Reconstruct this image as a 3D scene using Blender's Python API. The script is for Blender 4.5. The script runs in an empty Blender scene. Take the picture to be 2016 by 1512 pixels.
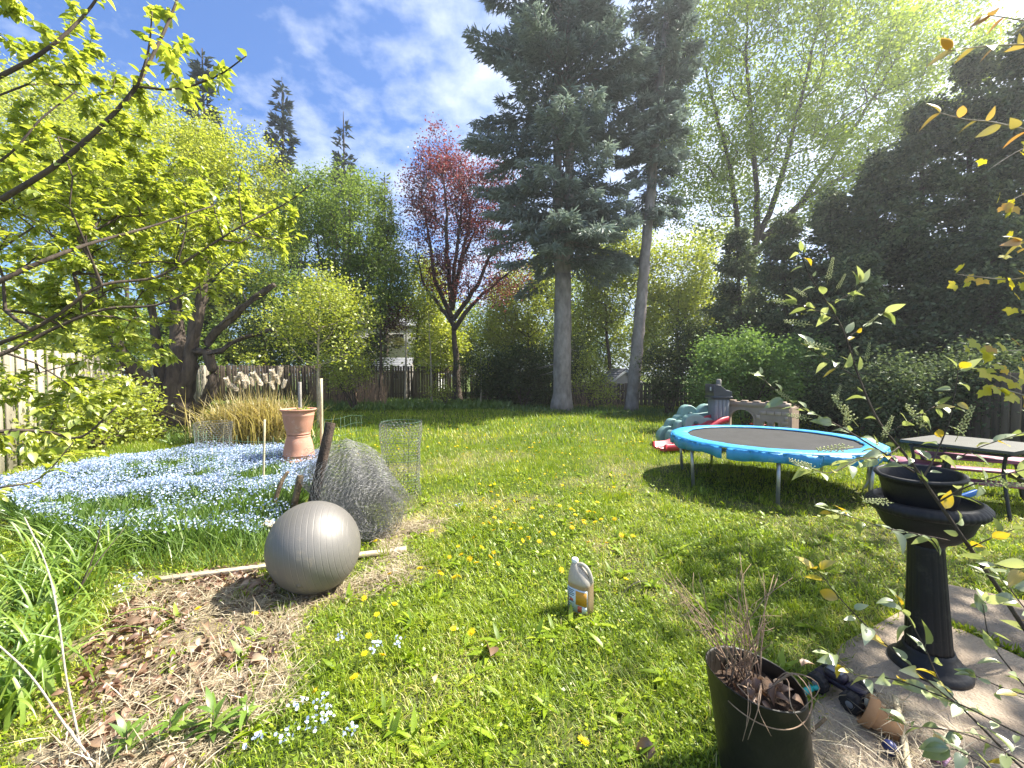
import bpy, math, random
import numpy as np
from mathutils import Vector, Matrix

random.seed(11)
RNG = np.random.default_rng(11)
sc = bpy.context.scene
COL = sc.collection

# ------------------------------------------------------------------ camera
F, EYE = 784.0, 1.52
PITCH = math.atan(21 / F)
cam_data = bpy.data.cameras.new('camera')
cam_data.sensor_width = 36.0
cam_data.lens = F / 2016 * 36.0
cam_data.clip_start = 0.05
cam_data.clip_end = 2000
cam = bpy.data.objects.new('camera', cam_data)
COL.objects.link(cam)
cam.location = (0, 0, EYE)
cam.rotation_euler = (math.pi / 2 - PITCH, 0, 0)
sc.camera = cam

# ------------------------------------------------------------------ sky and sun
SUN_AZ, SUN_EL = math.radians(74), math.radians(51)     # azimuth from +Y towards +X
world = bpy.data.worlds.new('World')
sc.world = world
world.use_nodes = True
nt = world.node_tree
nt.nodes.clear()
def wn(t, **kw):
    n = nt.nodes.new(t)
    for k, v in kw.items():
        setattr(n, k, v)
    return n
sky = wn('ShaderNodeTexSky', sky_type='NISHITA', sun_disc=False)
sky.sun_elevation = SUN_EL
sky.sun_rotation = SUN_AZ
sky.air_density = 1.0
sky.dust_density = 1.0
sky.ozone_density = 2.0
tc = wn('ShaderNodeTexCoord')
sep = wn('ShaderNodeSeparateXYZ')
nt.links.new(tc.outputs['Generated'], sep.inputs[0])
zz = wn('ShaderNodeMath', operation='ADD'); zz.inputs[1].default_value = 0.18
zm = wn('ShaderNodeMath', operation='MAXIMUM'); zm.inputs[1].default_value = 0.0
nt.links.new(sep.outputs['Z'], zm.inputs[0]); nt.links.new(zm.outputs[0], zz.inputs[0])
dx = wn('ShaderNodeMath', operation='DIVIDE'); dy = wn('ShaderNodeMath', operation='DIVIDE')
nt.links.new(sep.outputs['X'], dx.inputs[0]); nt.links.new(zz.outputs[0], dx.inputs[1])
nt.links.new(sep.outputs['Y'], dy.inputs[0]); nt.links.new(zz.outputs[0], dy.inputs[1])
cmb = wn('ShaderNodeCombineXYZ')
nt.links.new(dx.outputs[0], cmb.inputs[0]); nt.links.new(dy.outputs[0], cmb.inputs[1])
n1 = wn('ShaderNodeTexNoise'); n1.inputs['Scale'].default_value = 1.7; n1.inputs['Detail'].default_value = 4; n1.inputs['Roughness'].default_value = .5
n2 = wn('ShaderNodeTexNoise'); n2.inputs['Scale'].default_value = 9.0; n2.inputs['Detail'].default_value = 5; n2.inputs['Roughness'].default_value = .6
for n in (n1, n2):
    nt.links.new(cmb.outputs[0], n.inputs['Vector'])
ad = wn('ShaderNodeMath', operation='MULTIPLY_ADD'); ad.inputs[1].default_value = .75
nt.links.new(n2.outputs['Fac'], ad.inputs[0]); nt.links.new(n1.outputs['Fac'], ad.inputs[2])
# more cloud towards the sun side of the sky
sdot = wn('ShaderNodeMath', operation='MULTIPLY_ADD'); sdot.inputs[1].default_value = .34
nt.links.new(sep.outputs['X'], sdot.inputs[0]); nt.links.new(ad.outputs[0], sdot.inputs[2])
rmp = wn('ShaderNodeMapRange'); rmp.inputs['From Min'].default_value = .66; rmp.inputs['From Max'].default_value = 1.2
rmp.inputs['To Min'].default_value = 0.0; rmp.inputs['To Max'].default_value = .9
nt.links.new(sdot.outputs[0], rmp.inputs['Value'])
tint = wn('ShaderNodeMixRGB', blend_type='MULTIPLY'); tint.inputs[0].default_value = 1
tint.inputs[2].default_value = (.29, .405, .57, 1)
nt.links.new(sky.outputs[0], tint.inputs[1])
mix = wn('ShaderNodeMixRGB'); mix.inputs[2].default_value = (3.1, 3.3, 3.55, 1)
nt.links.new(rmp.outputs[0], mix.inputs[0]); nt.links.new(tint.outputs[0], mix.inputs[1])
bg = wn('ShaderNodeBackground'); bg.inputs['Strength'].default_value = 0.12
nt.links.new(mix.outputs[0], bg.inputs['Color'])
out = wn('ShaderNodeOutputWorld')
nt.links.new(bg.outputs[0], out.inputs['Surface'])

sun_d = bpy.data.lights.new('sun', 'SUN')
sun_d.energy = 4.0
sun_d.angle = math.radians(.55)
sun_d.color = (1.0, .94, .84)
sun = bpy.data.objects.new('sun', sun_d)
COL.objects.link(sun)
to_sun = Vector((math.cos(SUN_EL) * math.sin(SUN_AZ), math.cos(SUN_EL) * math.cos(SUN_AZ), math.sin(SUN_EL)))
sun.rotation_euler = to_sun.to_track_quat('Z', 'Y').to_euler()
sun.location = to_sun * 60

sc.view_settings.view_transform = 'Standard'
sc.view_settings.look = 'None'
sc.view_settings.gamma = 1
sc.view_settings.use_curve_mapping = False
sc.view_settings.exposure = 1.97
cy = sc.cycles
cy.max_bounces = 6; cy.diffuse_bounces = 3; cy.glossy_bounces = 2; cy.transmission_bounces = 5; cy.transparent_max_bounces = 6
cy.caustics_reflective = False; cy.caustics_refractive = False
cy.use_denoising = True
cy.sample_clamp_indirect = 6

# ------------------------------------------------------------------ geometry of the view, as places in the yard
CP, SP = math.cos(PITCH), math.sin(PITCH)
def D(px, py, d):
    """the place d metres into the yard along a sight line"""
    u = (756 - py) / F
    y = CP + SP * u; z = -SP + CP * u
    k = d / y
    return Vector(((px - 1008) / F * k, d, EYE + z * k))
def G(px, py, h=0.0):
    u = (756 - py) / F
    z = -SP + CP * u
    k = (h - EYE) / z
    return Vector(((px - 1008) / F * k, (CP + SP * u) * k, h))
def proj(P):
    P = np.asarray(P, float)
    z = P[..., 2] - EYE
    f = P[..., 1] * CP - z * SP; u = P[..., 1] * SP + z * CP
    f = np.maximum(f, .01)
    return np.stack([1008 + F * P[..., 0] / f, 756 - F * u / f], -1)
def in_poly(q, poly):
    x, y = q[:, 0], q[:, 1]
    r = np.zeros(len(q), bool)
    n = len(poly)
    for i in range(n):
        x1, y1 = poly[i]; x2, y2 = poly[(i + 1) % n]
        c = ((y1 > y) != (y2 > y)) & (x < (x2 - x1) * (y - y1) / (y2 - y1 + 1e-9) + x1)
        r ^= c
    return r
def gpoly(pts):
    return [tuple(G(x, y))[:2] for x, y in pts]

# ------------------------------------------------------------------ materials
MATS = {}
def new_mat(name):
    m = bpy.data.materials.new(name)
    m.use_nodes = True
    m.node_tree.nodes.clear()
    return m, m.node_tree
def N(t, ty, **kw):
    n = t.nodes.new(ty)
    for k, v in kw.items():
        if k == 'i':
            for a, b in v.items():
                n.inputs[a].default_value = b
        else:
            setattr(n, k, v)
    return n
def ramp(t, stops):
    r = N(t, 'ShaderNodeValToRGB')
    e = r.color_ramp.elements
    while len(e) < len(stops):
        e.new(.5)
    for el, (p, c) in zip(e, stops):
        el.position = p; el.color = (*c, 1)
    return r
def leaf_mat(name, stops, trans=.42, gloss=.05, tcol=(1.25, 1.2, .7), mode='attr', rough=.45):
    m, t = new_mat(name)
    if mode == 'attr':
        a = N(t, 'ShaderNodeAttribute', attribute_name='tint'); src = a.outputs['Fac']
    else:
        a = N(t, 'ShaderNodeObjectInfo'); src = a.outputs['Random']
    r = ramp(t, stops)
    t.links.new(src, r.inputs[0])
    tm = N(t, 'ShaderNodeMixRGB', blend_type='MULTIPLY', i={0: 1.0, 2: (*tcol, 1)})
    t.links.new(r.outputs[0], tm.inputs[1])
    d = N(t, 'ShaderNodeBsdfDiffuse'); tr = N(t, 'ShaderNodeBsdfTranslucent')
    t.links.new(r.outputs[0], d.inputs['Color']); t.links.new(tm.outputs[0], tr.inputs['Color'])
    mx = N(t, 'ShaderNodeMixShader', i={0: trans})
    t.links.new(d.outputs[0], mx.inputs[1]); t.links.new(tr.outputs[0], mx.inputs[2])
    g = N(t, 'ShaderNodeBsdfGlossy', i={'Roughness': rough, 'Color': (1, 1, 1, 1)})
    m2 = N(t, 'ShaderNodeMixShader', i={0: gloss})
    t.links.new(mx.outputs[0], m2.inputs[1]); t.links.new(g.outputs[0], m2.inputs[2])
    o = N(t, 'ShaderNodeOutputMaterial')
    t.links.new(m2.outputs[0], o.inputs['Surface'])
    return m
def solid(name, c1, c2=None, scale=6.0, rough=.6, metal=0.0, bump=.0, bscale=None, stretch=(1, 1, 1), objrand=0.0, spec=.4, detail=5, trans=0.0):
    """two colours mixed by noise, a little relief, and a per-object shift of tone"""
    m, t = new_mat(name)
    c2 = c2 or tuple(x * .75 for x in c1)
    tcn = N(t, 'ShaderNodeTexCoord')
    mp = N(t, 'ShaderNodeMapping', i={'Scale': stretch})
    t.links.new(tcn.outputs['Object'], mp.inputs['Vector'])
    nz = N(t, 'ShaderNodeTexNoise', i={'Scale': scale, 'Detail': detail, 'Roughness': .6})
    t.links.new(mp.outputs[0], nz.inputs['Vector'])
    src = nz.outputs['Fac']
    oi = N(t, 'ShaderNodeObjectInfo')
    if objrand:
        ma = N(t, 'ShaderNodeMath', operation='MULTIPLY_ADD', i={1: objrand, 2: -objrand / 2})
        t.links.new(oi.outputs['Random'], ma.inputs[0])
        ab = N(t, 'ShaderNodeMath', operation='ADD')
        t.links.new(ma.outputs[0], ab.inputs[0]); t.links.new(src, ab.inputs[1])
        src = ab.outputs[0]
        vadd = N(t, 'ShaderNodeVectorMath', operation='ADD')
        t.links.new(tcn.outputs['Object'], vadd.inputs[0]); t.links.new(oi.outputs['Location'], vadd.inputs[1])
        t.links.new(vadd.outputs[0], mp.inputs['Vector'])
    r = ramp(t, [(.3, c2), (.7, c1)])
    t.links.new(src, r.inputs[0])
    p = N(t, 'ShaderNodeBsdfPrincipled', i={'Roughness': rough, 'Metallic': metal, 'Specular IOR Level': spec})
    t.links.new(r.outputs[0], p.inputs['Base Color'])
    if bump:
        nb = N(t, 'ShaderNodeTexNoise', i={'Scale': bscale or scale * 6, 'Detail': 6})
        t.links.new(mp.outputs[0], nb.inputs['Vector'])
        b = N(t, 'ShaderNodeBump', i={'Strength': bump, 'Distance': .02})
        t.links.new(nb.outputs['Fac'], b.inputs['Height'])
        t.links.new(b.outputs[0], p.inputs['Normal'])
    o = N(t, 'ShaderNodeOutputMaterial')
    t.links.new(p.outputs[0], o.inputs['Surface'])
    return m

M = MATS
M['bark'] = solid('bark_brown', (.10, .075, .055), (.035, .026, .02), 7, .9, bump=.6, bscale=40, stretch=(1, 1, .25))
M['bark_dark'] = solid('bark_dark', (.125, .095, .072), (.035, .026, .02), 9, .95, bump=1.0, bscale=30, stretch=(1, 1, .25))
M['bark_grey'] = solid('bark_spruce', (.36, .315, .285), (.17, .145, .13), 5, .92, bump=.7, bscale=28, stretch=(1, 1, .5))
M['bark_pale'] = solid('bark_pale', (.42, .37, .28), (.22, .18, .13), 8, .85, bump=.3)
M['twig_green'] = solid('twig_olive', (.13, .11, .06), (.06, .045, .03), 14, .8, bump=.3)
M['cane'] = solid('cane_pale', (.52, .46, .36), (.30, .25, .19), 22, .7, bump=.3)

# lime leaves of the near tree
M['lime'] = leaf_mat('leaf_lime', [(0, (.20, .28, .035)), (.5, (.38, .45, .06)), (1, (.56, .59, .12))], .56, .07)
M['lime_obj'] = leaf_mat('leaf_lime_single', [(0, (.20, .28, .035)), (.5, (.38, .45, .06)), (1, (.56, .59, .12))], .56, .07, mode='obj')
M['oldtree'] = leaf_mat('leaf_old_tree', [(0, (.24, .30, .04)), (.5, (.38, .44, .06)), (1, (.52, .54, .14))], .55, .04)
M['midgreen'] = leaf_mat('leaf_mid_green', [(0, (.10, .16, .04)), (.5, (.18, .265, .06)), (1, (.28, .36, .09))], .48, .015)
M['yellowgreen'] = leaf_mat('leaf_yellow_green', [(0, (.20, .27, .03)), (.5, (.34, .40, .05)), (1, (.50, .52, .10))], .48, .04)
M['red'] = leaf_mat('leaf_red', [(0, (.085, .028, .032)), (.5, (.185, .065, .064)), (1, (.36, .145, .12))], .45, .06, tcol=(1.3, .8, .8))
M['purple'] = leaf_mat('leaf_purple', [(0, (.045, .010, .018)), (1, (.13, .025, .035))], .4, .05, tcol=(1.2, .8, .9))
M['bigtree'] = leaf_mat('leaf_big_tree', [(0, (.17, .26, .03)), (.5, (.29, .39, .045)), (1, (.44, .52, .07))], .5, .015)
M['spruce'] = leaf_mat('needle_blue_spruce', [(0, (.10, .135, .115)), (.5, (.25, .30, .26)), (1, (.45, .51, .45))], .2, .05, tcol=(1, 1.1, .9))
M['spruce_dark'] = leaf_mat('needle_dark_spruce', [(0, (.03, .045, .03)), (.5, (.055, .075, .05)), (1, (.10, .12, .08))], .15, .05, tcol=(1, 1.1, .9))
M['conifer_pale'] = leaf_mat('needle_pale', [(0, (.10, .11, .04)), (1, (.22, .22, .09))], .25, .04)
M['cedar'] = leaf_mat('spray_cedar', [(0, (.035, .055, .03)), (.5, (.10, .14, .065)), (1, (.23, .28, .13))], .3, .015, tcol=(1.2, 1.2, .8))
M['shrub'] = leaf_mat('leaf_shrub', [(0, (.08, .14, .045)), (.5, (.14, .235, .065)), (1, (.22, .33, .10))], .38, .012)
M['darkshrub'] = leaf_mat('leaf_dark_shrub', [(0, (.03, .05, .02)), (1, (.11, .15, .05))], .28, .012)
M['cherry_obj'] = leaf_mat('leaf_bird_cherry', [(0, (.18, .23, .09)), (.45, (.32, .38, .17)), (.84, (.48, .53, .30)), (.88, (.48, .38, .03)), (1, (.55, .38, .03))], .38, .10, mode='obj', rough=.35)
M['cherry'] = leaf_mat('leaf_bird_cherry_small', [(0, (.15, .20, .08)), (1, (.33, .37, .17))], .38, .06)
M['maple_obj'] = leaf_mat('leaf_maple_yellow', [(0, (.42, .44, .03)), (.7, (.66, .58, .04)), (.9, (.66, .48, .04)), (1, (.50, .28, .06))], .555, .05, mode='obj', tcol=(1.2, 1.1, .7))
M['maple'] = leaf_mat('leaf_maple', [(0, (.30, .30, .03)), (1, (.5, .42, .04))], .5, .05)
M['daylily_obj'] = leaf_mat('blade_daylily', [(0, (.09, .17, .02)), (.5, (.17, .28, .035)), (1, (.30, .40, .07))], .4, .05, mode='obj', tcol=(1.25, 1.25, .6))
M['grass'] = leaf_mat('grass_blades', [(0, (.10, .175, .010)), (.4, (.225, .325, .013)), (.75, (.39, .46, .03)), (.88, (.50, .48, .10)), (1, (.62, .55, .25))], .42, .03, tcol=(1.25, 1.2, .5))
M['bedgreen'] = leaf_mat('bed_leaves', [(0, (.06, .13, .02)), (.6, (.14, .24, .04)), (1, (.26, .34, .07))], .38, .05)
M['blueflower'] = leaf_mat('petal_blue', [(0, (.26, .36, .62)), (.5, (.42, .52, .75)), (1, (.66, .72, .86))], .3, .02, tcol=(1, 1, 1))
M['straw'] = leaf_mat('dry_straw', [(0, (.20, .15, .09)), (.5, (.40, .33, .21)), (1, (.62, .54, .38))], .2, .05, tcol=(1, .95, .8))
M['deadleaf'] = leaf_mat('dead_leaves', [(0, (.10, .05, .03)), (.5, (.27, .16, .10)), (1, (.50, .38, .27))], .2, .05, tcol=(1, .8, .6))
M['deadleaf_obj'] = leaf_mat('dead_leaf_single', [(0, (.13, .075, .045)), (.5, (.30, .20, .12)), (1, (.52, .42, .28))], .2, .05, tcol=(1, .8, .6), mode='obj')
M['dandelion'] = leaf_mat('petal_yellow', [(0, (.75, .50, .01)), (1, (.85, .68, .02))], .25, .02, tcol=(1, 1, .8), mode='obj')
M['plume'] = leaf_mat('plume_white', [(0, (.70, .62, .50)), (1, (.88, .84, .76))], .45, .02, tcol=(1, .97, .9))
M['thatch'] = leaf_mat('ornamental_grass', [(0, (.28, .25, .08)), (.5, (.48, .40, .16)), (1, (.66, .55, .32))], .4, .04)
M['drytwig'] = solid('dry_twigs', (.40, .28, .19), (.20, .13, .085), 30, .85)
M['fence'] = solid('fence_weathered', (.47, .43, .34), (.27, .24, .18), 3.5, .85, bump=.4, bscale=30, stretch=(6, 6, .5), objrand=.5)
M['fence_dark'] = solid('fence_brown', (.17, .13, .095), (.07, .053, .038), 3.5, .9, bump=.4, bscale=30, stretch=(6, 6, .5), objrand=.6)
M['fence_rail'] = solid('fence_rail_brown', (.14, .11, .085), (.07, .055, .04), 4, .9)

# ------------------------------------------------------------------ object helpers
def link(o, parent=None):
    COL.objects.link(o)
    if parent is not None:
        o.parent = parent
    return o
def tag(o, label=None, cat=None, group=None, kind=None):
    if label: o['label'] = label
    if cat: o['category'] = cat
    if group: o['group'] = group
    if kind: o['kind'] = kind
    return o
def root(name, loc, label, cat, group=None, rz=0):
    o = bpy.data.objects.new(name, None)
    o.empty_display_size = .1
    o.location = loc
    o.rotation_euler = (0, 0, rz)
    link(o)
    return tag(o, label, cat, group)

class Geo:
    def __init__(s):
        s.v = []; s.f = []; s.t = []; s.n = 0
    def add(s, v, f, t=None):
        v = np.asarray(v, np.float32).reshape(-1, 3)
        fs = f if isinstance(f, list) and len(f) and isinstance(f[0], np.ndarray) and f[0].ndim == 2 else [np.asarray(f)]
        for a in fs:
            if len(a):
                s.f.append(a.astype(np.int32) + s.n)
        s.v.append(v)
        s.t.append(np.full(len(v), .5, np.float32) if t is None else np.broadcast_to(np.asarray(t, np.float32), (len(v),)))
        s.n += len(v)
        return s
    def mesh(s, name, mat, smooth=False, off=(0, 0, 0)):
        me = bpy.data.meshes.new(name)
        v = np.concatenate(s.v) - np.asarray(off, np.float32)
        loops = np.concatenate([a.ravel() for a in s.f])
        tot = np.concatenate([np.full(len(a), a.shape[1], np.int32) for a in s.f])
        st = np.concatenate([[0], np.cumsum(tot)[:-1]]).astype(np.int32)
        me.vertices.add(len(v)); me.vertices.foreach_set('co', v.ravel())
        me.loops.add(len(loops)); me.loops.foreach_set('vertex_index', loops)
        me.polygons.add(len(tot)); me.polygons.foreach_set('loop_start', st)
        if smooth:
            me.polygons.foreach_set('use_smooth', np.ones(len(tot), bool))
        me.update(calc_edges=True)
        a = me.attributes.new('tint', 'FLOAT', 'POINT')
        a.data.foreach_set('value', np.concatenate(s.t).astype(np.float32))
        if mat is not None:
            me.materials.append(mat)
        return me
    def obj(s, name, mat, parent=None, smooth=False, off=(0, 0, 0), loc=None):
        o = bpy.data.objects.new(name, s.mesh(name, mat, smooth, off))
        if loc is not None:
            o.location = loc
        return link(o, parent)

def unit(a):
    return a / np.maximum(np.linalg.norm(a, axis=-1, keepdims=True), 1e-9)
def rdir(n):
    return unit(RNG.normal(size=(n, 3)))
def basis(y, zhint):
    """rotation matrices whose columns are x, y, z with y given and z near zhint"""
    y = unit(np.asarray(y, float)); x = unit(np.cross(y, zhint)); z = np.cross(x, y)
    return np.stack([x, y, z], -1)
def inst(g, tv, tf, R, L, S, t=None):
    """copies of a small template: R (n,3,3), L (n,3), S (n,) or (n,3)"""
    tv = np.asarray(tv, float); n = len(L)
    S = np.asarray(S, float)
    S = np.broadcast_to(S[:, None] if S.ndim == 1 else S, (n, 3))
    v = np.einsum('nij,nkj->nki', R, tv[None] * S[:, None, :]) + np.asarray(L)[:, None, :]
    k = len(tv)
    fl = []
    for a in (tf if isinstance(tf, list) else [tf]):
        a = np.asarray(a)
        fl.append((a[None] + (np.arange(n) * k)[:, None, None]).reshape(-1, a.shape[1]))
    tt = None if t is None else np.repeat(np.asarray(t), k)
    g.add(v.reshape(-1, 3), fl, tt)

CARD_V = np.array([[0, 0, 0], [.5, .42, .10], [0, 1, -.05], [-.5, .42, .10]])
CARD_F = np.array([[0, 1, 2, 3]])
def leaf_template(w=.5, n=4, fold=.16, curl=.18, serr=0.0):
    """pointed oval leaf, unit length along +Y, folded on its midrib"""
    v = []; f = []
    ys = np.linspace(0, 1, n + 1)
    for i, y in enumerate(ys):
        hw = w * .5 * (math.sin(math.pi * min(1, y ** .8)) ** .85) if 0 < i < n else 0.0
        z = -curl * y * y
        if 0 < i < n:
            b = len(v)
            v += [(-hw, y - .03, z + fold * hw * 2), (0, y, z), (hw, y - .03, z + fold * hw * 2)]
        else:
            v.append((0, y, z))
    fq = []; ftri = [(0, 2, 1), (0, 3, 2)]
    for i in range(1, n - 1):
        a = 1 + (i - 1) * 3; b = a + 3
        fq += [(a, a + 1, b + 1, b), (a + 1, a + 2, b + 2, b + 1)]
    a = 1 + (n - 2) * 3; tip = a + 3
    ftri += [(a, a + 1, tip), (a + 1, a + 2, tip)]
    return np.array(v), [np.array(ftri), np.array(fq)] if fq else [np.array(ftri)]

def tube(g, pts, rad, sides=6, t=None, cap=True):
    pts = np.array([tuple(p) for p in pts], float); n = len(pts)
    rad = np.broadcast_to(np.asarray(rad, float), (n,))
    tan = unit(np.gradient(pts, axis=0))
    ref = np.array([0, 0, 1.0]) if abs(tan[0][2]) < .9 else np.array([1.0, 0, 0])
    x = unit(np.cross(tan, ref)); y = np.cross(tan, x)
    a = np.linspace(0, 2 * np.pi, sides, endpoint=False)
    v = pts[:, None] + rad[:, None, None] * (np.cos(a)[None, :, None] * x[:, None] + np.sin(a)[None, :, None] * y[:, None])
    i, j = np.meshgrid(np.arange(n - 1), np.arange(sides), indexing='ij')
    f = np.stack([i * sides + j, i * sides + (j + 1) % sides, (i + 1) * sides + (j + 1) % sides, (i + 1) * sides + j], -1).reshape(-1, 4)
    fl = [f]
    if cap:
        fl += [np.array([list(range(sides))[::-1]]), np.array([[(n - 1) * sides + k for k in range(sides)]])]
    g.add(v.reshape(-1, 3), fl, t)
    return g
def edges(g, A, B, ra, rb, sides=4, t=None):
    """one tapered stick per row"""
    A = np.asarray(A, float); B = np.asarray(B, float); n = len(A)
    if n == 0: return
    ra = np.broadcast_to(ra, (n,)); rb = np.broadcast_to(rb, (n,))
    tan = unit(B - A)
    ref = np.where(np.abs(tan[:, 2:3]) < .9, np.array([[0, 0, 1.0]]), np.array([[1.0, 0, 0]]))
    x = unit(np.cross(tan, ref)); y = np.cross(tan, x)
    a = np.linspace(0, 2 * np.pi, sides, endpoint=False)
    off = np.cos(a)[None, :, None] * x[:, None] + np.sin(a)[None, :, None] * y[:, None]
    v = np.concatenate([A[:, None] + ra[:, None, None] * off, B[:, None] + rb[:, None, None] * off], 1)
    j = np.arange(sides)
    f = np.stack([j, (j + 1) % sides, sides + (j + 1) % sides, sides + j], -1)
    f = (f[None] + (np.arange(n) * 2 * sides)[:, None, None]).reshape(-1, 4)
    g.add(v.reshape(-1, 3), [f], None if t is None else np.repeat(np.asarray(t), 2 * sides))
def smooth_path(pts, k=4):
    """Catmull-Rom through the points"""
    P = np.array([tuple(p) for p in pts], float)
    Q = np.concatenate([[2 * P[0] - P[1]], P, [2 * P[-1] - P[-2]]])
    o = []
    for i in range(len(P) - 1):
        a, b, c, d = Q[i:i + 4]
        for s in np.linspace(0, 1, k, endpoint=False):
            o.append(.5 * (2 * b + (c - a) * s + (2 * a - 5 * b + 4 * c - d) * s * s + (3 * b - a - 3 * c + d) * s ** 3))
    o.append(P[-1])
    return np.array(o)
def box(g, c, s, R=None, t=None, bev=0.0):
    """box by centre and full size, edges cut back by bev"""
    hx, hy, hz = [q / 2 for q in s]
    if bev:
        v = []
        for sx in (-1, 1):
            for sy in (-1, 1):
                for sz in (-1, 1):
                    v += [(sx * (hx - bev), sy * (hy - bev), sz * hz), (sx * (hx - bev), sy * hy, sz * (hz - bev)), (sx * hx, sy * (hy - bev), sz * (hz - bev))]
        import bmesh
        bm = bmesh.new()
        for q in v: bm.verts.new(q)
        bmesh.ops.convex_hull(bm, input=bm.verts)
        bmesh.ops.dissolve_limit(bm, angle_limit=.01, verts=bm.verts, edges=bm.edges)
        bm.verts.index_update()
        V = np.array([tuple(q.co) for q in bm.verts]); fs = {}
        for f in bm.faces:
            fs.setdefault(len(f.verts), []).append([q.index for q in f.verts])
        bm.free()
        fl = [np.array(x) for x in fs.values()]
    else:
        V = np.array([(x, y, z) for x in (-hx, hx) for y in (-hy, hy) for z in (-hz, hz)])
        fl = [np.array([(0, 1, 3, 2), (4, 6, 7, 5), (0, 4, 5, 1), (2, 3, 7, 6), (0, 2, 6, 4), (1, 5, 7, 3)])]
    if R is not None:
        V = V @ np.array(R).T
    g.add(V + np.array(tuple(c)), fl, t)
    return g
def rot(ax, ang):
    return np.array(Matrix.Rotation(ang, 3, ax))
def lathe(g, prof, seg=40, c=(0, 0, 0), R=None, mod=None, t=None, closed=False):
    """prof: (r, z) pairs; mod(i, angle) scales the radius of ring i"""
    a = np.linspace(0, 2 * np.pi, seg, endpoint=False)
    v = []
    for i, (r, z) in enumerate(prof):
        k = np.ones(seg) if mod is None else np.array([mod(i, q) for q in a])
        v.append(np.stack([r * k * np.cos(a), r * k * np.sin(a), np.full(seg, z)], -1))
    v = np.concatenate(v); n = len(prof)
    i, j = np.meshgrid(np.arange(n if closed else n - 1), np.arange(seg), indexing='ij')
    f = np.stack([i * seg + j, i * seg + (j + 1) % seg, ((i + 1) % n) * seg + (j + 1) % seg, ((i + 1) % n) * seg + j], -1).reshape(-1, 4)
    fl = [f]
    if not closed:
        if prof[0][0] > 1e-4: fl.append(np.array([list(range(seg))[::-1]]))
        if prof[-1][0] > 1e-4: fl.append(np.array([[(n - 1) * seg + q for q in range(seg)]]))
    if R is not None:
        v = v @ np.array(R).T
    g.add(v + np.array(tuple(c)), fl, t)
    return g
def extrude(g, outlines, depth, origin, X, Y, t=None, bevel=0.0):
    """flat shape (first outline) with holes, given thickness; X and Y are its plane axes in the yard"""
    cu = bpy.data.curves.new('shape', 'CURVE'); cu.dimensions = '2D'; cu.fill_mode = 'BOTH'; cu.extrude = depth / 2
    cu.bevel_depth = bevel
    for o in outlines:
        s = cu.splines.new('POLY'); s.points.add(len(o) - 1); s.use_cyclic_u = True
        for p, q in zip(s.points, o): p.co = (q[0], q[1], 0, 1)
    ob = bpy.data.objects.new('shape', cu)
    me = bpy.data.meshes.new_from_object(ob)
    v = np.array([tuple(q.co) for q in me.vertices]); fs = {}
    for p in me.polygons: fs.setdefault(len(p.vertices), []).append(list(p.vertices))
    bpy.data.objects.remove(ob); bpy.data.curves.remove(cu); bpy.data.meshes.remove(me)
    X = unit(np.array(tuple(X), float)); Y = unit(np.array(tuple(Y), float)); Z = np.cross(X, Y)
    V = np.array(tuple(origin)) + v[:, :1] * X + v[:, 1:2] * Y + v[:, 2:3] * Z
    g.add(V, [np.array(x) for x in fs.values()], t)
    return g
def pick(poly, n):
    """n random ground points inside a polygon of ground points"""
    p = np.array(poly); lo = p.min(0); hi = p.max(0); o = []
    k = 0
    while k < n:
        q = lo + RNG.random((n * 2, 2)) * (hi - lo)
        q = q[in_poly(q, poly)]
        o.append(q); k += len(q)
    return np.concatenate(o)[:n]

# value noise over the ground, for patches
_T = RNG.random((64, 64))
def vnoise(x, y, s):
    x = np.asarray(x) * s; y = np.asarray(y) * s
    xi = np.floor(x).astype(int); yi = np.floor(y).astype(int)
    fx = x - xi; fy = y - yi
    fx = fx * fx * (3 - 2 * fx); fy = fy * fy * (3 - 2 * fy)
    q = lambda a, b: _T[a % 64, b % 64]
    return (q(xi, yi) * (1 - fx) + q(xi + 1, yi) * fx) * (1 - fy) + (q(xi, yi + 1) * (1 - fx) + q(xi + 1, yi + 1) * fx) * fy

# ------------------------------------------------------------------ ground zones
LITTER = gpoly([(150, 1330), (230, 1190), (330, 1135), (520, 1118), (640, 1165), (600, 1240), (540, 1320), (460, 1420), (360, 1530), (60, 1560), (110, 1400)])
DRYSTRIP = gpoly([(795, 1000), (845, 1010), (850, 1060), (790, 1115), (720, 1165), (650, 1195), (620, 1170), (700, 1110)])
BED = gpoly([(-20, 985), (60, 950), (200, 918), (430, 902), (630, 906), (650, 945), (590, 1000), (560, 1040), (520, 1075), (400, 1085), (250, 1100), (120, 1080), (40, 1030)])
PATIO_A = gpoly([(1500, 1600), (1592, 1420), (1653, 1277), (1778, 1206), (1900, 1250), (2080, 1335), (2300, 1460), (2300, 1600)])
PATIO_B = gpoly([(1781, 1203), (1845, 1152), (2012, 1188), (2330, 1262), (2330, 1440), (2085, 1331), (1903, 1247)])

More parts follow.
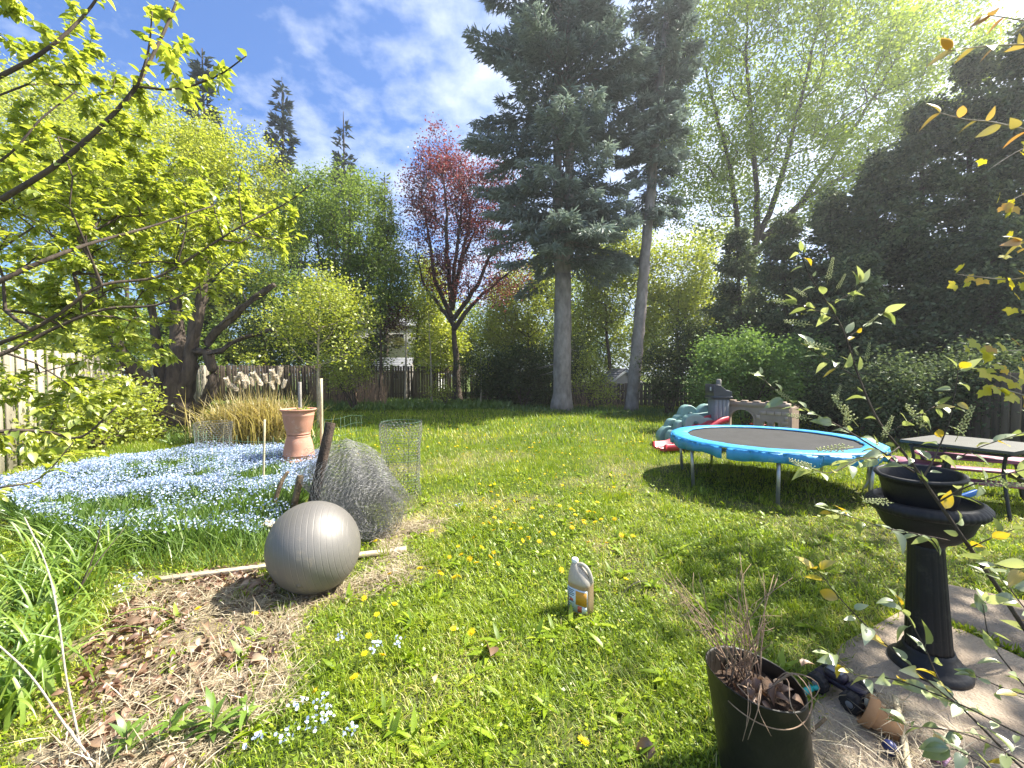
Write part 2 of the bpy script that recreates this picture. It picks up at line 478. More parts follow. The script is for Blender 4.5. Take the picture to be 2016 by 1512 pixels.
def ground_z(x, y):
    return (vnoise(x, y, .35) - .5) * .05 * np.clip((np.asarray(y) - 2.5) / 3, 0, 1) + (vnoise(x, y, 1.3) - .5) * .012
def fuzz(q):
    x, y = q[:, 0], q[:, 1]
    return q + np.stack([(vnoise(x, y, 3.3) - .5) * .42 + (vnoise(x, y, 11) - .5) * .2, (vnoise(x + 7, y, 3.3) - .5) * .42 + (vnoise(x + 3, y, 11) - .5) * .2], -1)
def dryness(x, y):
    """how much of the turf is dry thatch here"""
    q = fuzz(np.stack([x, y], -1))
    d = np.clip((vnoise(x, y, 1.1) * .6 + vnoise(x, y, 3.7) * .4 - .43) * 1.7, 0, 1) * .75
    d = d * np.clip(1.5 - y / 9, .25, 1)
    d[in_poly(q, LITTER)] = 1.0
    k = in_poly(q, DRYSTRIP)
    d[k] = np.maximum(d[k], .7)
    return d

def make_ground():
    s = np.sinh(np.linspace(-5.6, 5.6, 181)) / np.sinh(5.6)
    xs = s * 160
    ys = np.concatenate([np.linspace(-6, 1, 8), np.linspace(1.1, 8, 90), np.geomspace(8.2, 240, 50)])
    xs = np.unique(np.concatenate([xs, np.linspace(-6, 6, 110)]))
    X, Y = np.meshgrid(xs, ys)
    Z = ground_z(X, Y) - .004
    v = np.stack([X, Y, Z], -1).reshape(-1, 3)
    nx = len(xs)
    i, j = np.meshgrid(np.arange(len(ys) - 1), np.arange(nx - 1), indexing='ij')
    f = np.stack([i * nx + j, i * nx + j + 1, (i + 1) * nx + j + 1, (i + 1) * nx + j], -1).reshape(-1, 4)
    m, t = new_mat('ground_turf')
    a = N(t, 'ShaderNodeAttribute', attribute_name='tint')
    tcn = N(t, 'ShaderNodeTexCoord')
    nz = N(t, 'ShaderNodeTexNoise', i={'Scale': 5.0, 'Detail': 8, 'Roughness': .7})
    nf = N(t, 'ShaderNodeTexNoise', i={'Scale': 60.0, 'Detail': 6, 'Roughness': .7})
    for n in (nz, nf): t.links.new(tcn.outputs['Object'], n.inputs['Vector'])
    r1 = ramp(t, [(.3, (.035, .055, .012)), (.55, (.085, .12, .022)), (.75, (.15, .17, .04))])
    r2 = ramp(t, [(.3, (.10, .078, .05)), (.5, (.23, .18, .12)), (.72, (.40, .34, .24))])
    mm = N(t, 'ShaderNodeMath', operation='MULTIPLY_ADD', i={1: .5, 2: .0})
    t.links.new(nz.outputs['Fac'], mm.inputs[0])
    m3 = N(t, 'ShaderNodeMath', operation='MULTIPLY_ADD', i={1: .5})
    t.links.new(nf.outputs['Fac'], m3.inputs[0]); t.links.new(mm.outputs[0], m3.inputs[2])
    t.links.new(m3.outputs[0], r1.inputs[0]); t.links.new(m3.outputs[0], r2.inputs[0])
    mx = N(t, 'ShaderNodeMixRGB')
    t.links.new(a.outputs['Fac'], mx.inputs[0]); t.links.new(r1.outputs[0], mx.inputs[1]); t.links.new(r2.outputs[0], mx.inputs[2])
    p = N(t, 'ShaderNodeBsdfPrincipled', i={'Roughness': .95, 'Specular IOR Level': .1})
    t.links.new(mx.outputs[0], p.inputs['Base Color'])
    b = N(t, 'ShaderNodeBump', i={'Strength': .8, 'Distance': .03})
    t.links.new(nf.outputs['Fac'], b.inputs['Height']); t.links.new(b.outputs[0], p.inputs['Normal'])
    o = N(t, 'ShaderNodeOutputMaterial'); t.links.new(p.outputs[0], o.inputs['Surface'])
    g = Geo(); g.add(v, f, dryness(v[:, 0], v[:, 1]))
    return tag(g.obj('ground', m, smooth=True), 'lawn ground of the back garden', kind='structure')
make_ground()

M['concrete'] = solid('concrete_patio', (.47, .385, .29), (.21, .16, .115), 3.4, .95, bump=.7, bscale=90, detail=9)
def make_patio():
    r = root('concrete_patio', (2.0, 1.6, 0), 'cracked concrete slab patio under the planter', None)
    r['kind'] = 'structure'
    for poly in (PATIO_A, PATIO_B):
        g = Geo(); n = len(poly)
        c = np.mean(poly, 0)
        top = np.array([(x, y, .018) for x, y in poly]); inn = np.array([(x + (c[0] - x) * .012, y + (c[1] - y) * .012, .026) for x, y in poly])
        low = top.copy(); low[:, 2] = -.03
        v = np.concatenate([low, top, inn])
        f = [(i, (i + 1) % n, n + (i + 1) % n, n + i) for i in range(n)] + [(n + i, n + (i + 1) % n, 2 * n + (i + 1) % n, 2 * n + i) for i in range(n)]
        g.add(v, [np.array(f), np.array([[2 * n + i for i in range(n)]])])
        g.obj('slab', M['concrete'], r, off=(2.0, 1.6, 0))
make_patio()

# ------------------------------------------------------------------ fences
def fence(name, A, B, h, mat, rail, label, group, step=.15, post=2.4, drop=.06, both=False):
    A = Vector(A); B = Vector(B); L = (B - A).length; u = (B - A) / L
    ang = math.atan2(u.y, u.x)
    r = root(name, A, label, 'fence', group, ang)
    g = Geo(); box(g, (0, 0, h / 2 + .02), (step * .88, .02, h), bev=.003)
    me = g.mesh('board', mat)
    n = int(L / step)
    for i in range(n):
        o = bpy.data.objects.new('board', me)
        o.location = (i * step + step / 2, RNG.normal(0, .004) + (.03 if both and i % 2 else 0), RNG.normal(0, .012))
        o.rotation_euler = (0, RNG.normal(0, .006), 0)
        o.scale = (RNG.uniform(.92, 1.0), 1, RNG.uniform(.975, 1.01))
        link(o, r)
    for z in (.35, h - .35):
        g = Geo(); box(g, (L / 2, .045, z), (L, .04, .09)); g.obj('rail', rail, r)
    g = Geo(); box(g, (0, .1, h / 2), (.1, .1, h + .06), bev=.006); me = g.mesh('post', rail)
    for i in range(int(L / post) + 1):
        o = bpy.data.objects.new('post', me); o.location = (min(L, i * post), 0, 0); link(o, r)
    return r
fence('wooden_fence', (-6.6, 4.0, 0), (-16.4, 21.6, 0), 1.9, M['fence'], M['fence'], 'pale weathered board fence along the left side of the yard', None, both=True)
fence('wooden_fence', (-16.5, 21.8, 0), (-2.6, 23.8, 0), 1.95, M['fence_dark'], M['fence_rail'], 'tall brown board fence behind the flower bed and grey roofed shed', None, both=True)
fence('wooden_fence', (2.0, 19.6, 0), (8.9, 17.3, 0), 1.05, M['fence_dark'], M['fence_rail'], 'low brown picket fence in front of the small gabled shed', None, step=.17)
fence('wooden_fence', (-2.5, 23.8, 0), (1.95, 19.65, 0), 1.6, M['fence_dark'], M['fence_rail'], 'brown board fence hidden by bushes right of the red tree', None)
fence('wooden_fence', (9.2, 17.0, 0), (9.3, 6.0, 0), 1.5, M['fence_dark'], M['fence_rail'], 'shaded board fence under the dark cedars on the right', None)

# ------------------------------------------------------------------ buildings beyond the fence
M['siding'] = solid('siding_white', (.80, .78, .74), (.70, .68, .64), 3, .7)
M['siding_grey'] = solid('siding_grey', (.42, .39, .35), (.34, .31, .28), 3, .7)
M['roof'] = solid('roof_grey', (.23, .235, .25), (.14, .145, .16), 9, .85, bump=.3)
M['trim'] = solid('trim_white', (.82, .80, .76), (.72, .70, .66), 5, .6)
M['pane'] = solid('window_pane', (.05, .06, .07), (.03, .035, .045), 2, .08, spec=.8)
def gable(name, c, w, dp, hw, hr, wall, label, cat, rz, face='gable', windows=()):
    r = root(name, c, label, cat, None, rz)
    g = Geo()
    if face == 'gable':
        extrude(g, [[(-w / 2, 0), (w / 2, 0), (w / 2, hw), (0, hw + hr), (-w / 2, hw)]], dp, (0, 0, 0), (1, 0, 0), (0, 0, 1))
    else:
        extrude(g, [[(-dp / 2, 0), (dp / 2, 0), (dp / 2, hw), (0, hw + hr), (-dp / 2, hw)]], w, (0, 0, 0), (0, 1, 0), (0, 0, 1))
    g.obj('wall', wall, r)
    span = (w if face == 'gable' else dp) / 2
    ln = (dp if face == 'gable' else w) + .3
    sl = math.hypot(span, hr) + .22
    an = math.atan2(hr, span)
    g = Geo()
    rows = 7
    for s in (-1, 1):
        for k in range(rows):
            q = (k + .5) / rows * sl - .0
            px = s * (math.cos(an) * q); pz = hw + hr + .05 - math.sin(an) * q
            if face == 'gable':
                box(g, (px, 0, pz), (sl / rows * 1.08, ln, .035), rot('Y', s * (an + .05)))
            else:
                box(g, (0, px, pz), (ln, sl / rows * 1.08, .035), rot('X', -s * (an + .05)))
    g.obj('roof', M['roof'], r)
    if face == 'gable':
        for s in (-1, 1):
            g = Geo(); q = sl / 2
            box(g, (s * math.cos(an) * q, -dp / 2 - .1, hw + hr - .05 - math.sin(an) * q), (sl, .03, .14), rot('Y', s * an)); g.obj('bargeboard', M['trim'], r)
    for (wx, wz, ww, wh) in windows:
        g = Geo(); y = -dp / 2 - .03
        for (bx, bz, bw, bh) in ((0, wh / 2, ww + .1, .07), (0, -wh / 2, ww + .1, .07), (-ww / 2, 0, .07, wh - .08), (ww / 2, 0, .07, wh - .08), (0, 0, .04, wh - .08)):
            box(g, (wx + bx, y, wz + bz), (bw, .05, bh))
        wo = g.obj('window', M['trim'], r)
        g = Geo(); box(g, (wx, y + .02, wz), (ww - .02, .02, wh - .02)); g.obj('pane', M['pane'], wo)
    return r
p = D(776, 735, 34)
gable('house', (p.x, 34 + 3, 0), 7.0, 6, 5.6, 1.6, M['siding'], 'white sided house glimpsed between the trunks beyond the back fence', 'house', 0.05, 'eave', [(.3, 4.3, .8, 1.1), (-1.8, 4.3, .8, 1.1), (.3, 1.6, .9, 1.1)])
p = D(770, 735, 26)
gable('garden_shed', (p.x, 26 + .9, 0), 2.3, 1.8, 1.75, .75, M['siding_grey'], 'grey roofed garden shed peeping over the back fence', 'shed', -.06, 'eave', [(-.55, 1.35, .5, .4), (.35, 1.35, .5, .4)])
p = D(1228, 757, 21.3)
gable('garden_shed', (p.x, 22.4, 0), 1.9, 2.0, 1.0, .72, M['siding_grey'], 'small grey gabled shed behind the leaning spruce trunk', 'shed', .12)
p = D(1720, 735, 30)
gable('house', (p.x + 3, 33, 0), 9, 6, 2.4, 1.5, M['siding'], 'low white house glimpsed through the cedars on the right', 'house', -.2, 'eave', [(-2.5, 1.4, 1.0, 1.0), (1.5, 1.4, 1.0, 1.0)])

# ------------------------------------------------------------------ tree builders
def ell(px, py, rx, ry, d, dd, n=1.0):
    c = D(px, py, d)
    return (np.array(c), np.array([rx * d / F, dd, ry * d / F]), n)
def sample_ell(es, n, shell=.55):
    w = np.array([e[2] * (e[1][0] * e[1][2]) for e in es]); w = w / w.sum()
    k = RNG.choice(len(es), n, p=w)
    d = rdir(n); r = (shell + (1 - shell) * RNG.random(n)) ** .6 * RNG.random(n) ** .12
    return np.array([es[i][0] for i in k]) + d * r[:, None] * np.array([es[i][1] for i in k])
def grow(trunks, targets, bf=.35, seg=.45, start=.4, lift=.25, wob=.06):
    """skeleton that reaches every target from the trunk lines; returns nodes, parents, tip counts"""
    P = []; par = []; plen = []; ok = []; ntr = 0
    for tr in trunks:
        base = None
        if isinstance(tr, tuple):
            tr, link_pt = tr
            base = int(np.argmin(np.linalg.norm(np.array(P) - np.array(tuple(tr[0])), axis=1))) if link_pt else None
        tr = smooth_path(tr, 5)
        for i, q in enumerate(tr):
            if i == 0:
                par.append(-1 if base is None else base); plen.append(0 if base is None else plen[base])
            else:
                par.append(len(P) - 1); plen.append(plen[-1] + float(np.linalg.norm(q - P[-1])))
            P.append(q); ok.append(i / (len(tr) - 1) >= start)
    ntr = len(P)
    P = list(P)
    b0 = P[0]
    order = np.argsort(np.linalg.norm(targets - np.mean(np.array(P), 0), axis=1))
    arr = np.zeros((60000, 3)); arr[:ntr] = np.array(P)
    pl = np.zeros(60000); pl[:ntr] = plen; okk = np.zeros(60000, bool); okk[:ntr] = ok
    par = par + [0] * 0
    n = ntr
    for ti in order:
        T = targets[ti]
        dd = np.linalg.norm(arr[:n] - T, axis=1)
        below = np.maximum(0, arr[:n, 2] - T[2])
        cost = dd + bf * pl[:n] + .8 * below + np.where(okk[:n], 0, 1e6)
        k = int(np.argmin(cost)); S = arr[k].copy(); L = dd[k]
        m = max(1, int(L / seg))
        C = S + (T - S) * .45 + np.array([0, 0, lift * L]) + RNG.normal(0, wob, 3) * L
        last = k
        for s in range(1, m + 1):
            q = s / m
            pt = (1 - q) ** 2 * S + 2 * q * (1 - q) * C + q * q * T
            if s < m: pt = pt + RNG.normal(0, wob * .35 * seg, 3)
            arr[n] = pt; pl[n] = pl[last] + np.linalg.norm(pt - arr[last]); okk[n] = True
            par.append(last); last = n; n += 1
    par = np.array(par); cnt = np.zeros(n)
    child = np.zeros(n, int)
    for i in range(n - 1, -1, -1):
        if child[i] == 0: cnt[i] += 1
        if par[i] >= 0:
            cnt[par[i]] += cnt[i]; child[par[i]] += 1
    return arr[:n].copy(), par, cnt, ntr
def draw_skeleton(g, P, par, cnt, ntr, tip=.006, ex=.5, trunk_r=None, sides=5, rmax=None):
    r = tip * cnt ** ex
    if rmax: r = np.minimum(r, rmax)
    if trunk_r is not None:
        r[:ntr] = np.maximum(r[:ntr], trunk_r[:ntr] if hasattr(trunk_r, '__len__') else trunk_r)
    k = np.where(par >= 0)[0]
    k2 = k[k >= ntr]
    edges(g, P[par[k2]], P[k2], np.minimum(r[par[k2]], r[k2] * 1.35), r[k2], sides)
    return r
def leaves_at(P, sig, n, w=None):
    k = RNG.choice(len(P), n, p=w)
    return P[k] + RNG.normal(0, 1, (n, 3)) * sig
def leaf_cloud(g, Q, L, W, centre=None, up=.35, droop=.2, tv=CARD_V, tf=CARD_F, spread=.3, tint=None):
    n = len(Q)
    a = rdir(n) * 1.0
    a[:, 2] = a[:, 2] * .6 - droop
    z = rdir(n); z[:, 2] = np.abs(z[:, 2]) + up
    R = basis(a, z)
    s = L * RNG.uniform(1 - spread, 1 + spread, n)
    t = RNG.beta(2, 2, n) if tint is None else tint
    inst(g, tv, tf, R, Q, np.stack([s * W / L, s, s], -1), t)

def deciduous(name, label, cat, base, trunks, es, ntarget, nleaf, size, leafm, bark, sig=.28, r0=.12, group=None, tip=.006, bf=.35, start=.4, seg=.5, w=.62, outer=3, lift=.2, ex=.5):
    base = Vector(base)
    r = root(name, base, label, cat, group)
    T = sample_ell(es, ntarget)
    P, par, cnt, ntr = grow(trunks, T, bf, seg, start, lift)
    g = Geo()
    for tr in trunks:
        pts = tr[0] if isinstance(tr, tuple) else tr
        sp = smooth_path(pts, 5); n = len(sp)
        rr = (r0 if not isinstance(tr, tuple) else r0 * .55) * (np.linspace(1, 0, n) ** .8 * .9 + .1); sp = sp + RNG.normal(0, min(.03, r0 * .15), sp.shape) * (np.arange(n) > 2)[:, None]
        if not isinstance(tr, tuple): rr[:3] *= np.array([1.35, 1.15, 1.05])
        tube(g, sp, rr, 9)
    draw_skeleton(g, P, par, cnt, ntr, tip, rmax=r0 * .6, ex=ex)
    g.obj('trunk', bark, r, smooth=True, off=base)
    k = np.where((cnt <= outer) & (np.arange(len(P)) >= ntr))[0]
    g = Geo()
    Q = leaves_at(P[k], sig, nleaf)
    leaf_cloud(g, Q, size, size * w)
    g.obj('crown', leafm, r, off=base)
    return r

def conifer(name, label, base, top, z0, prof, nb, ncard, leafm, bark, r0=.3, card=(.34, .09), droop=.25, group=None, twin=None, bare=0, seedtilt=0):
    """prof(q): branch length at fraction q from crown bottom to top"""
    base = Vector(base); top = Vector(top)
    r = root(name, base, label, 'tree', group)
    g = Geo()
    b = np.array(base); tp = np.array(top); H = tp[2] - b[2]
    axis = lambda z: b + (tp - b) * ((z - b[2]) / H)[..., None]
    zs = np.linspace(b[2] - .05, tp[2], 60)
    rr = r0 * (1 - (zs - b[2]) / H) ** .8 + .012; rr[0] *= 1.3; rr[1] *= 1.08
    pts = axis(zs)
    if twin:
        zt, dxx = twin
        for s in (-1, 1):
            q = pts[zs > zt - 1.2].copy()
            f = np.clip((q[:, 2] - (zt - 1.2)) / 2.5, 0, 1)
            q[:, 0] += s * dxx * f
            tube(g, q, rr[zs > zt - 1.2] * .68, 9)
        low = zs <= zt
        tube(g, pts[low], rr[low], 16); g.v[-1] = g.v[-1] + RNG.normal(0, .016, g.v[-1].shape)
    else:
        tube(g, pts, rr, 14); g.v[-1] = g.v[-1] + RNG.normal(0, .014, g.v[-1].shape)
    nn = nb + bare
    q = RNG.random(nb) ** .95; z = z0 + q * (tp[2] - z0) * .985
    if bare: z = np.concatenate([z, RNG.uniform(b[2] + 1.5, z0, bare)]); q = np.concatenate([q, np.zeros(bare)])
    az = RNG.random(nn) * 2 * np.pi
    ln = np.array([prof(x) for x in q]) * RNG.uniform(.68, 1.15, nn) * (1 - .10 * np.cos(az))
    if bare: ln[nb:] *= RNG.uniform(.1, .45, bare)
    o = np.stack([np.cos(az), np.sin(az), np.zeros(nn)], -1)
    st = axis(z)
    K = 6; s = np.linspace(0, 1, K)
    dz = (.12 + .35 * q)[:, None] * s[None] * ln[:, None] - droop * ln[:, None] * (1.7 * s[None] ** 2 - .7 * s[None] ** 4) * (1 - .6 * q)[:, None]
    BP = st[:, None] + o[:, None] * (ln[:, None] * s[None])[..., None]
    BP[..., 2] += dz
    A = BP[:, :-1].reshape(-1, 3); B = BP[:, 1:].reshape(-1, 3)
    ra = (.008 + .011 * ln)[:, None] * (1 - s[None, :-1] * .85); rb = (.008 + .011 * ln)[:, None] * (1 - s[None, 1:] * .85)
    edges(g, A, B, ra.ravel(), rb.ravel(), 4)
    g.obj('trunk', bark, r, smooth=True, off=base)
    # needle sprays along the branches and their side twigs
    w = ln[:nb] ** 1.3; w /= w.sum()
    k = RNG.choice(nb, ncard, p=w)
    s = np.clip(RNG.beta(2.0, 1.25, ncard), .06, 1)
    i = np.minimum((s * (K - 1)).astype(int), K - 2); fr = s * (K - 1) - i
    p0 = BP[k, i] * (1 - fr)[:, None] + BP[k, i + 1] * fr[:, None]
    tan = unit(BP[k, i + 1] - BP[k, i])
    side = unit(np.cross(tan, np.array([[0, 0, 1.0]]))) * RNG.choice([-1, 1], ncard)[:, None]
    reach = RNG.random(ncard) ** .8 * (.27 * ln[k]) * (1.08 - s) + .03
    p1 = p0 + side * reach[:, None] + tan * (reach * .5)[:, None]
    p1[:, 2] -= reach * .32 + RNG.random(ncard) * .07
    p1 += RNG.normal(0, .045, (ncard, 3))
    d = unit(tan * .6 + side * RNG.uniform(.1, .9, ncard)[:, None] + RNG.normal(0, .35, (ncard, 3)) + np.array([[0, 0, -.15]]))
    zz = rdir(ncard); zz[:, 2] += .5
    R = basis(d, zz)
    L = card[0] * RNG.uniform(.6, 1.25, ncard)
    g = Geo()
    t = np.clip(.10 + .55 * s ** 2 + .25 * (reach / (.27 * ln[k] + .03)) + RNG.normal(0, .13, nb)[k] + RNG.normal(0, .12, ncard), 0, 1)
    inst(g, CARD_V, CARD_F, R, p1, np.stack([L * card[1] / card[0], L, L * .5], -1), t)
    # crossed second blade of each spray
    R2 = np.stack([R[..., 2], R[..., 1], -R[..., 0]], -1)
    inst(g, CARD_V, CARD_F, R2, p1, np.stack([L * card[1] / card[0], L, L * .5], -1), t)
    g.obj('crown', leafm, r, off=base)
    return r

# --- blue spruces of the middle
b = G(1110, 812); b = Vector((b.x, 16.0, 0))
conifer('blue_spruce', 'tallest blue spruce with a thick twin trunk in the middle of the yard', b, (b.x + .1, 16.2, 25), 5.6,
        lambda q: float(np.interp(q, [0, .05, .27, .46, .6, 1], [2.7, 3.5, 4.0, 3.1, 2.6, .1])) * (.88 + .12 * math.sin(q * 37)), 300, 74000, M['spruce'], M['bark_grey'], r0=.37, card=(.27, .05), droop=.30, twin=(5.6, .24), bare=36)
b = Vector((D(1243, 810, 15.7).x, 15.7, 0)); tpv = D(1338, -260, 15.9)
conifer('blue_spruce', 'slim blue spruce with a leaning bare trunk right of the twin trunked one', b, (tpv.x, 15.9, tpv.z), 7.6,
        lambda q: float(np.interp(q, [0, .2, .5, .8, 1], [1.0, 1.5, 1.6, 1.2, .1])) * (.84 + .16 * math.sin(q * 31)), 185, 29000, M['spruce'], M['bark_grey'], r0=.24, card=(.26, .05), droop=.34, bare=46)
# --- far spruces at the left
for (px, ty, d, hw, n, lab) in ((555, 152, 34, 3.4, 9000, 'dark spruce top with a broad spire rising left of the open sky'),
                                (676, 220, 36, 2.9, 7000, 'smaller dark spruce spire nearer the red tree'),
                                (398, 95, 27, 2.6, 8000, 'dark spruce half hidden behind the lime leaved branches')):
    t = D(px, ty, d)
    conifer('dark_spruce', lab, (t.x, d, 0), t, 2.5, lambda q, hw=hw: hw * (1 - q) ** .85 + .05, 150, n, M['spruce_dark'], M['bark'], r0=.28, card=(.6, .16), droop=.18, group='dark spruces beyond the back fence')
t = D(757, 340, 31)
conifer('pale_conifer', 'thin pale yellowish conifer left of the red leaved tree', (t.x, 31, 0), t, 2.0, lambda q: 2.0 * (1 - q) ** .8 + .05, 110, 4500, M['conifer_pale'], M['bark'], r0=.2, card=(.5, .12), droop=.2)

# --- red leaved tree
b = Vector((D(900, 790, 20.5).x, 20.5, 0))
T0 = [b, D(898, 720, 20.5), D(893, 650, 20.5), D(888, 600, 20.5)]
deciduous('red_maple', 'red leaved tree with bare lower limbs left of the tall spruce', 'tree', b,
          [T0, ([D(890, 625, 20.5), D(860, 560, 20.4), D(845, 470, 20.2), D(835, 390, 20.0)], True), ([D(890, 610, 20.5), D(905, 520, 20.8), D(925, 420, 21), D(900, 320, 21)], True),
           ([D(889, 605, 20.5), D(880, 500, 20.1), D(878, 400, 20.3), D(862, 290, 20.4)], True), ([D(892, 630, 20.5), D(940, 560, 20.3), D(975, 480, 20.2), D(1000, 420, 20.2)], True), ([D(893, 650, 20.5), D(930, 600, 20.7), D(985, 550, 20.9), D(1030, 520, 21)], True), ([D(893, 640, 20.5), D(865, 600, 20.6), D(835, 560, 20.7), D(815, 480, 20.8)], True), ([D(889, 600, 20.5), D(900, 480, 20.2), D(910, 380, 20.0)], True), ([D(890, 590, 20.5), D(915, 500, 21), D(950, 420, 21.2)], True)],
          [ell(880, 385, 85, 90, 20.5, 2.2, 2.2), ell(945, 390, 75, 70, 20.5, 2, 1.5), ell(868, 300, 38, 50, 20.4, 1.2, 1.3), ell(985, 370, 50, 60, 21, 1.4, 1.0), ell(935, 520, 125, 85, 20.5, 2, 1.4), ell(870, 540, 60, 60, 20.5, 1.2, .4), ell(828, 430, 40, 70, 20, 1.2, 1.0), ell(990, 460, 40, 40, 20.3, 1, .5)],
          680, 23000, .12, M['red'], M['bark_dark'], sig=.25, r0=.24, tip=.010, bf=.5, start=.2, outer=3, lift=.12)
# --- mid green tree left of it
b = Vector((D(672, 780, 19).x, 19, 0))
deciduous('green_tree', 'dense mid green tree with fine leaves left of the red one', 'tree', b,
          [[b, D(676, 700, 19), D(680, 600, 19), D(688, 480, 19), D(690, 380, 19)], ([D(678, 650, 19), D(640, 540, 18.8), D(615, 430, 18.6)], True), ([D(680, 620, 19), D(740, 520, 19.2), D(770, 440, 19.2)], True)],
          [ell(690, 440, 90, 110, 19, 2.4, 1.6), ell(610, 430, 70, 100, 18.6, 2, 1.3), ell(760, 520, 60, 90, 19.4, 2, 1), ell(700, 570, 110, 70, 19, 2, .8)],
          480, 38000, .115, M['midgreen'], M['bark_dark'], sig=.27, r0=.2, bf=.5, w=.55, lift=.15)
# --- yellow green sapling tree in front
b = Vector((D(627, 800, 10.6).x, 10.6, 0))
deciduous('young_tree', 'slender young tree with yellow green leaves beside the tall stake', 'tree', b,
          [[b, D(626, 740, 10.6), D(628, 640, 10.6), D(632, 560, 10.6)]],
          [ell(640, 600, 55, 60, 10.6, 1.1, 1.2), ell(575, 640, 50, 45, 10.4, 1, .8), ell(695, 620, 45, 50, 10.9, 1, .8), ell(640, 680, 90, 35, 10.6, 1, .5), ell(630, 550, 30, 30, 10.6, .5, .5)], 200, 7000, .075, M['yellowgreen'], M['bark_pale'], sig=.2, r0=.045, tip=.004, start=.3)
# --- old many stemmed tree at the left
b = Vector((D(345, 838, 10.6).x, 10.6, 0))
old = [[b, D(345, 800, 10.6), D(350, 760, 10.6), D(352, 690, 10.7), D(345, 560, 10.9)],
       ([D(340, 815, 10.6), D(300, 765, 10.4), D(262, 725, 10.2), D(235, 685, 10.0), D(190, 560, 9.8), D(150, 430, 9.7)], True),
       ([D(340, 805, 10.6), D(318, 740, 10.7), D(312, 690, 10.8), D(290, 540, 11), D(270, 380, 11.2)], True),
       ([D(355, 805, 10.6), D(372, 740, 10.5), D(378, 680, 10.5), D(400, 560, 10.6), D(410, 400, 10.8)], True),
       ([D(360, 820, 10.6), D(400, 795, 10.4), D(420, 740, 10.4), D(408, 680, 10.4), D(440, 640, 10.4), D(500, 590, 10.3), D(540, 560, 10.3)], True),
       ([D(378, 692, 10.5), D(430, 692, 10.3), D(470, 668, 10.2), D(540, 650, 10)], True)]
def old_tree():
    r = root('old_tree', b, 'old dark tree with several thick spreading trunks beside the left fence', 'tree')
    es = [ell(330, 360, 200, 110, 11, 2.2, 1.5), ell(460, 330, 90, 80, 11.2, 1.8, 1.2), ell(200, 430, 140, 110, 10.4, 2, 1), ell(480, 470, 90, 70, 10.6, 1.5, .7), ell(300, 540, 180, 60, 11, 2, .5), ell(80, 330, 140, 140, 10.4, 2, .8)]
    P, par, cnt, ntr = grow(old, sample_ell(es, 620), .3, .4, .45, .15)
    g = Geo()
    for i, tr in enumerate(old):
        pts = tr[0] if isinstance(tr, tuple) else tr
        sp = smooth_path(pts, 5); n = len(sp)
        r1 = [.42, .21, .17, .21, .15, .08][i]
        rr = r1 * np.linspace(1, .3, n) if i else np.interp(np.linspace(0, 1, n), [0, .2, .45, 1], [.62, .5, .30, .12])
        tube(g, sp, rr * (1 + RNG.normal(0, .05, n)), 12); g.v[-1] = g.v[-1] + RNG.normal(0, .022, g.v[-1].shape)
    draw_skeleton(g, P, par, cnt, ntr, .005, rmax=.09)
    g.obj('trunk', M['bark_dark'], r, smooth=True, off=b)
    k = np.where((cnt <= 3) & (np.arange(len(P)) >= ntr))[0]
    g = Geo(); leaf_cloud(g, leaves_at(P[k], .25, 52000), .075, .045); g.obj('crown', M['oldtree'], r, off=b)
old_tree()
# --- big tree behind on the right
b = Vector((D(1478, 780, 21).x, 21, 0))
big = [[b, D(1478, 650, 21), D(1480, 520, 21), D(1490, 450, 21)],
       ([D(1480, 560, 21), D(1452, 450, 20.8), D(1436, 330, 20.6), D(1400, 190, 20.4), D(1370, 60, 20.3)], True),
       ([D(1484, 500, 21), D(1492, 400, 20.6), D(1482, 280, 20.4), D(1470, 120, 20.2), D(1475, -40, 20)], True),
       ([D(1486, 480, 21), D(1530, 380, 21), D(1560, 260, 21.2), D(1600, 100, 21.3), D(1640, -60, 21.5)], True),
       ([D(1488, 500, 21), D(1560, 420, 21.5), D(1640, 310, 22), D(1720, 190, 22.3), D(1790, 70, 22.5)], True),
       ([D(1500, 470, 21), D(1590, 390, 21.2), D(1690, 330, 21.3), D(1790, 260, 21.5)], True)]
deciduous('maple_tree', 'big spreading tree with light green leaves and fanned limbs behind the cedars', 'tree', b, big,
          [ell(1420, 160, 120, 200, 20.5, 3, 1), ell(1540, 130, 130, 200, 21, 3.4, 1.2), ell(1690, 160, 140, 190, 22, 3, 1.2), ell(1830, 130, 130, 150, 22.5, 2.5, 1), ell(1560, -120, 260, 130, 21, 3, .7), ell(1520, 350, 190, 110, 21, 3, .9), ell(1310, 330, 60, 130, 20.5, 2, .5)],
          900, 80000, .15, M['bigtree'], M['bark'], sig=.34, r0=.30, tip=.0105, start=.2, seg=.6, bf=.5, lift=.12)
